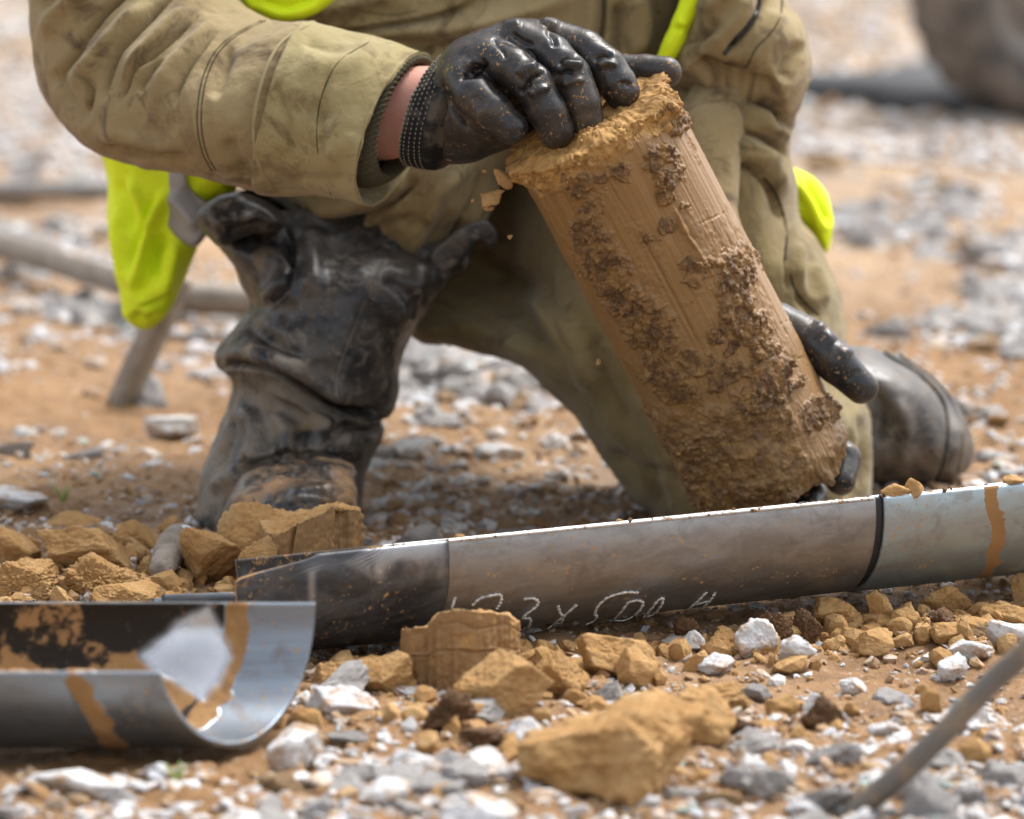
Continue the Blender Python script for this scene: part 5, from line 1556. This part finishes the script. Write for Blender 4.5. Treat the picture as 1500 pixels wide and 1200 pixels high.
# clay crumbs round the tube and the pile
Vs, Fs, off2 = [], [], 0
NCB = 1500
for q in range(NCB):
    u = rng.uniform()
    if u < .6:
        l = rng.uniform(.02, L1620); p = A0 + l * ax + sd * (rng.gamma(1.6, .020) + .042)
    elif u < .85:
        p = np.array([rng.normal(-.24, .07), rng.normal(-.23, .05), 0])
    else:
        p = np.array([rng.normal(.03, .09), rng.normal(-.52, .07), 0])
    s = float(np.clip(rng.lognormal(-5.6, .6), .0012, .011))
    v, f = rock(600 + q % 29, 2, 9, 18, .1)
    A, _r = np.linalg.qr(rng.normal(size=(3, 3)))
    Vs.append((v * (1, .85, .6)) @ A.T * s + np.array([p[0], p[1], gh(p[0], p[1]) + s * .3])); Fs.append(f + off2); off2 += len(v)
cc = mk('clay_crumbs', np.vstack(Vs), [np.vstack(Fs)], M_clay, smooth=False)
tag(cc, 'loose ochre clay crumbs around the tubes', kind='stuff')

# ------------------------------------------------------------------ rods, beams, wheel
def rod(name, p, q, r, mat, label, cat, sq=False, m=16, nz=.0):
    t = np.linspace(0, 1, 50)[:, None]
    P = p + (q - p) * t
    P = P + nz * np.stack([fbm(np.stack([t[:, 0] * 3, t[:, 0] * 0 + k, t[:, 0] * 0], 1), 2, 5) for k in range(3)], 1)
    V, F = tube(P, r, 4 if sq else m)
    o = mk(name, V, F, mat, origin=p)
    return tag(o, label, cat)
rod('rod', G(1238, 1208, -.01), W(1600, 862, -.74), .0060, M_rod, 'thin grey blurred rod slanting across the lower right corner', 'rod', nz=.003)
p, q = G(-120, 290), G(330, 290)
rod('steel_rod', p + np.array([0, 0, .008]), q + np.array([0, 0, .008]), .009, M_bar, 'dark horizontal rod lying far behind the hi-vis vest', 'rod')
p, q = G(-80, 335, .02), G(262, 438, .02)
rod('timber_beam', p, q, .015, M_wood, 'slanting timber beam behind the hi-vis vest at left', 'beam', sq=True)
p, q = G(228, 432, .02), G(470, 446, .02)
rod('timber_beam', p, q, .014, M_wood, 'level timber beam between the hi-vis vest and the raised boot', 'beam', sq=True)
rod('wooden_stake', G(168, 612, -.02), W(262, 405, .47), .0115, M_wood, 'short leaning wooden stake under the hi-vis vest', 'stake', sq=True)

# wheel of a machine, far behind
wc = G(1530, 176); wr = .143
s5 = K * ((wc - CAM) @ FW)
wl = tag(empty('trailer_wheel', wc), 'dirty black wheel of a parked machine at the upper right', 'wheel')
cw = wc + np.array([0, .03, wr])
prof = [(.62, -.050), (.70, -.062), (.84, -.068), (.94, -.062), (.99, -.045), (1.0, -.02), (1.0, .02), (.99, .045), (.94, .062), (.84, .068), (.70, .062), (.62, .050)]
ta = np.linspace(0, 2 * math.pi, 96, endpoint=False)
hd = np.array([.94, .34, 0]); hn = np.array([.34, -.94, 0])
V = np.stack([cw + r_ * wr * (np.cos(ta)[:, None] * hd + np.sin(ta)[:, None] * np.array([0, 0, 1])) - y_ * hn for r_, y_ in prof], 0).reshape(-1, 3)
tread = np.tile((np.arange(96) % 4 < 2) * .004, len(prof)) * np.repeat([1 if r_ > .985 else 0 for r_, _ in prof], 96)
V = V + (V - cw) / np.linalg.norm(V - cw, axis=1, keepdims=True) * tread[:, None]
mk('tyre', V, outward(V, [grid_faces(len(prof), 96)]), M_tyre, wl)
prof = [(.03, .035), (.30, .030), (.34, .012), (.50, .010), (.60, .030), (.63, .046), (.63, -.046), (.03, -.04)]
V = np.stack([cw + r_ * wr * (np.cos(ta)[:, None] * hd + np.sin(ta)[:, None] * np.array([0, 0, 1])) + y_ * hn for r_, y_ in prof], 0).reshape(-1, 3)
mk('rim', V, outward(V, [grid_faces(len(prof), 96)]), M_rim, wl)
# flat dark sheet added on the ground as the machine's contact shadow
V, F = loft([(1150, 126, 1150, 150, 0, .004)] * 2, 4, 8)
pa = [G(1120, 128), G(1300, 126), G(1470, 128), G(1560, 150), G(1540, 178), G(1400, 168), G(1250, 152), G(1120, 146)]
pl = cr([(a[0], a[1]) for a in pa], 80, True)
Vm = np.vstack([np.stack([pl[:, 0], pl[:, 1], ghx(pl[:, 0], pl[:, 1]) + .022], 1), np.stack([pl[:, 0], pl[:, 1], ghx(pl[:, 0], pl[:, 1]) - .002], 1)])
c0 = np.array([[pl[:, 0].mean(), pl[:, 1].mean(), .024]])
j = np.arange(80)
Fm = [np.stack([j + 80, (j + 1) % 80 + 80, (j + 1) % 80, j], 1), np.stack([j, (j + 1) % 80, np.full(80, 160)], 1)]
tag(mk('shadow_strip', np.vstack([Vm, c0]), Fm, M_shadow, origin=c0[0] * (1, 1, 0)), 'flat dark sheet standing in for the shadow under the far wheel', 'mat')  # category 'mat' is only this stand-in shadow sheet, not a real mat

# small grass sprouts
def sprout(px, py, h, label):
    g = G(px, py)
    r = tag(empty('grass_tuft', g), label, 'grass')
    for k in range(5):
        a = k * 1.3
        P = np.array([g + np.array([math.cos(a) * .25, math.sin(a) * .25, 1]) * h * t + np.array([math.cos(a), math.sin(a), 0]) * h * .35 * t * t for t in np.linspace(0, 1, 6)])
        V, F = tube(P, np.linspace(.0011, .0003, 6), 5)
        mk('blade', V, F, M_grass, r)
sprout(258, 1150, .011, 'small green sprout in front of the open tube')
sprout(92, 738, .012, 'small yellow green sprout behind the clay pile')
V, F = tube(cr([W(373, 752, -.155), W(374, 742, -.155), W(371, 729, -.156)], 12), .00045, 5)
tag(mk('twig', V, F, M_twig, origin=W(373, 752, -.155)), 'thin dark rootlet sticking up from the clay chunks', 'twig')
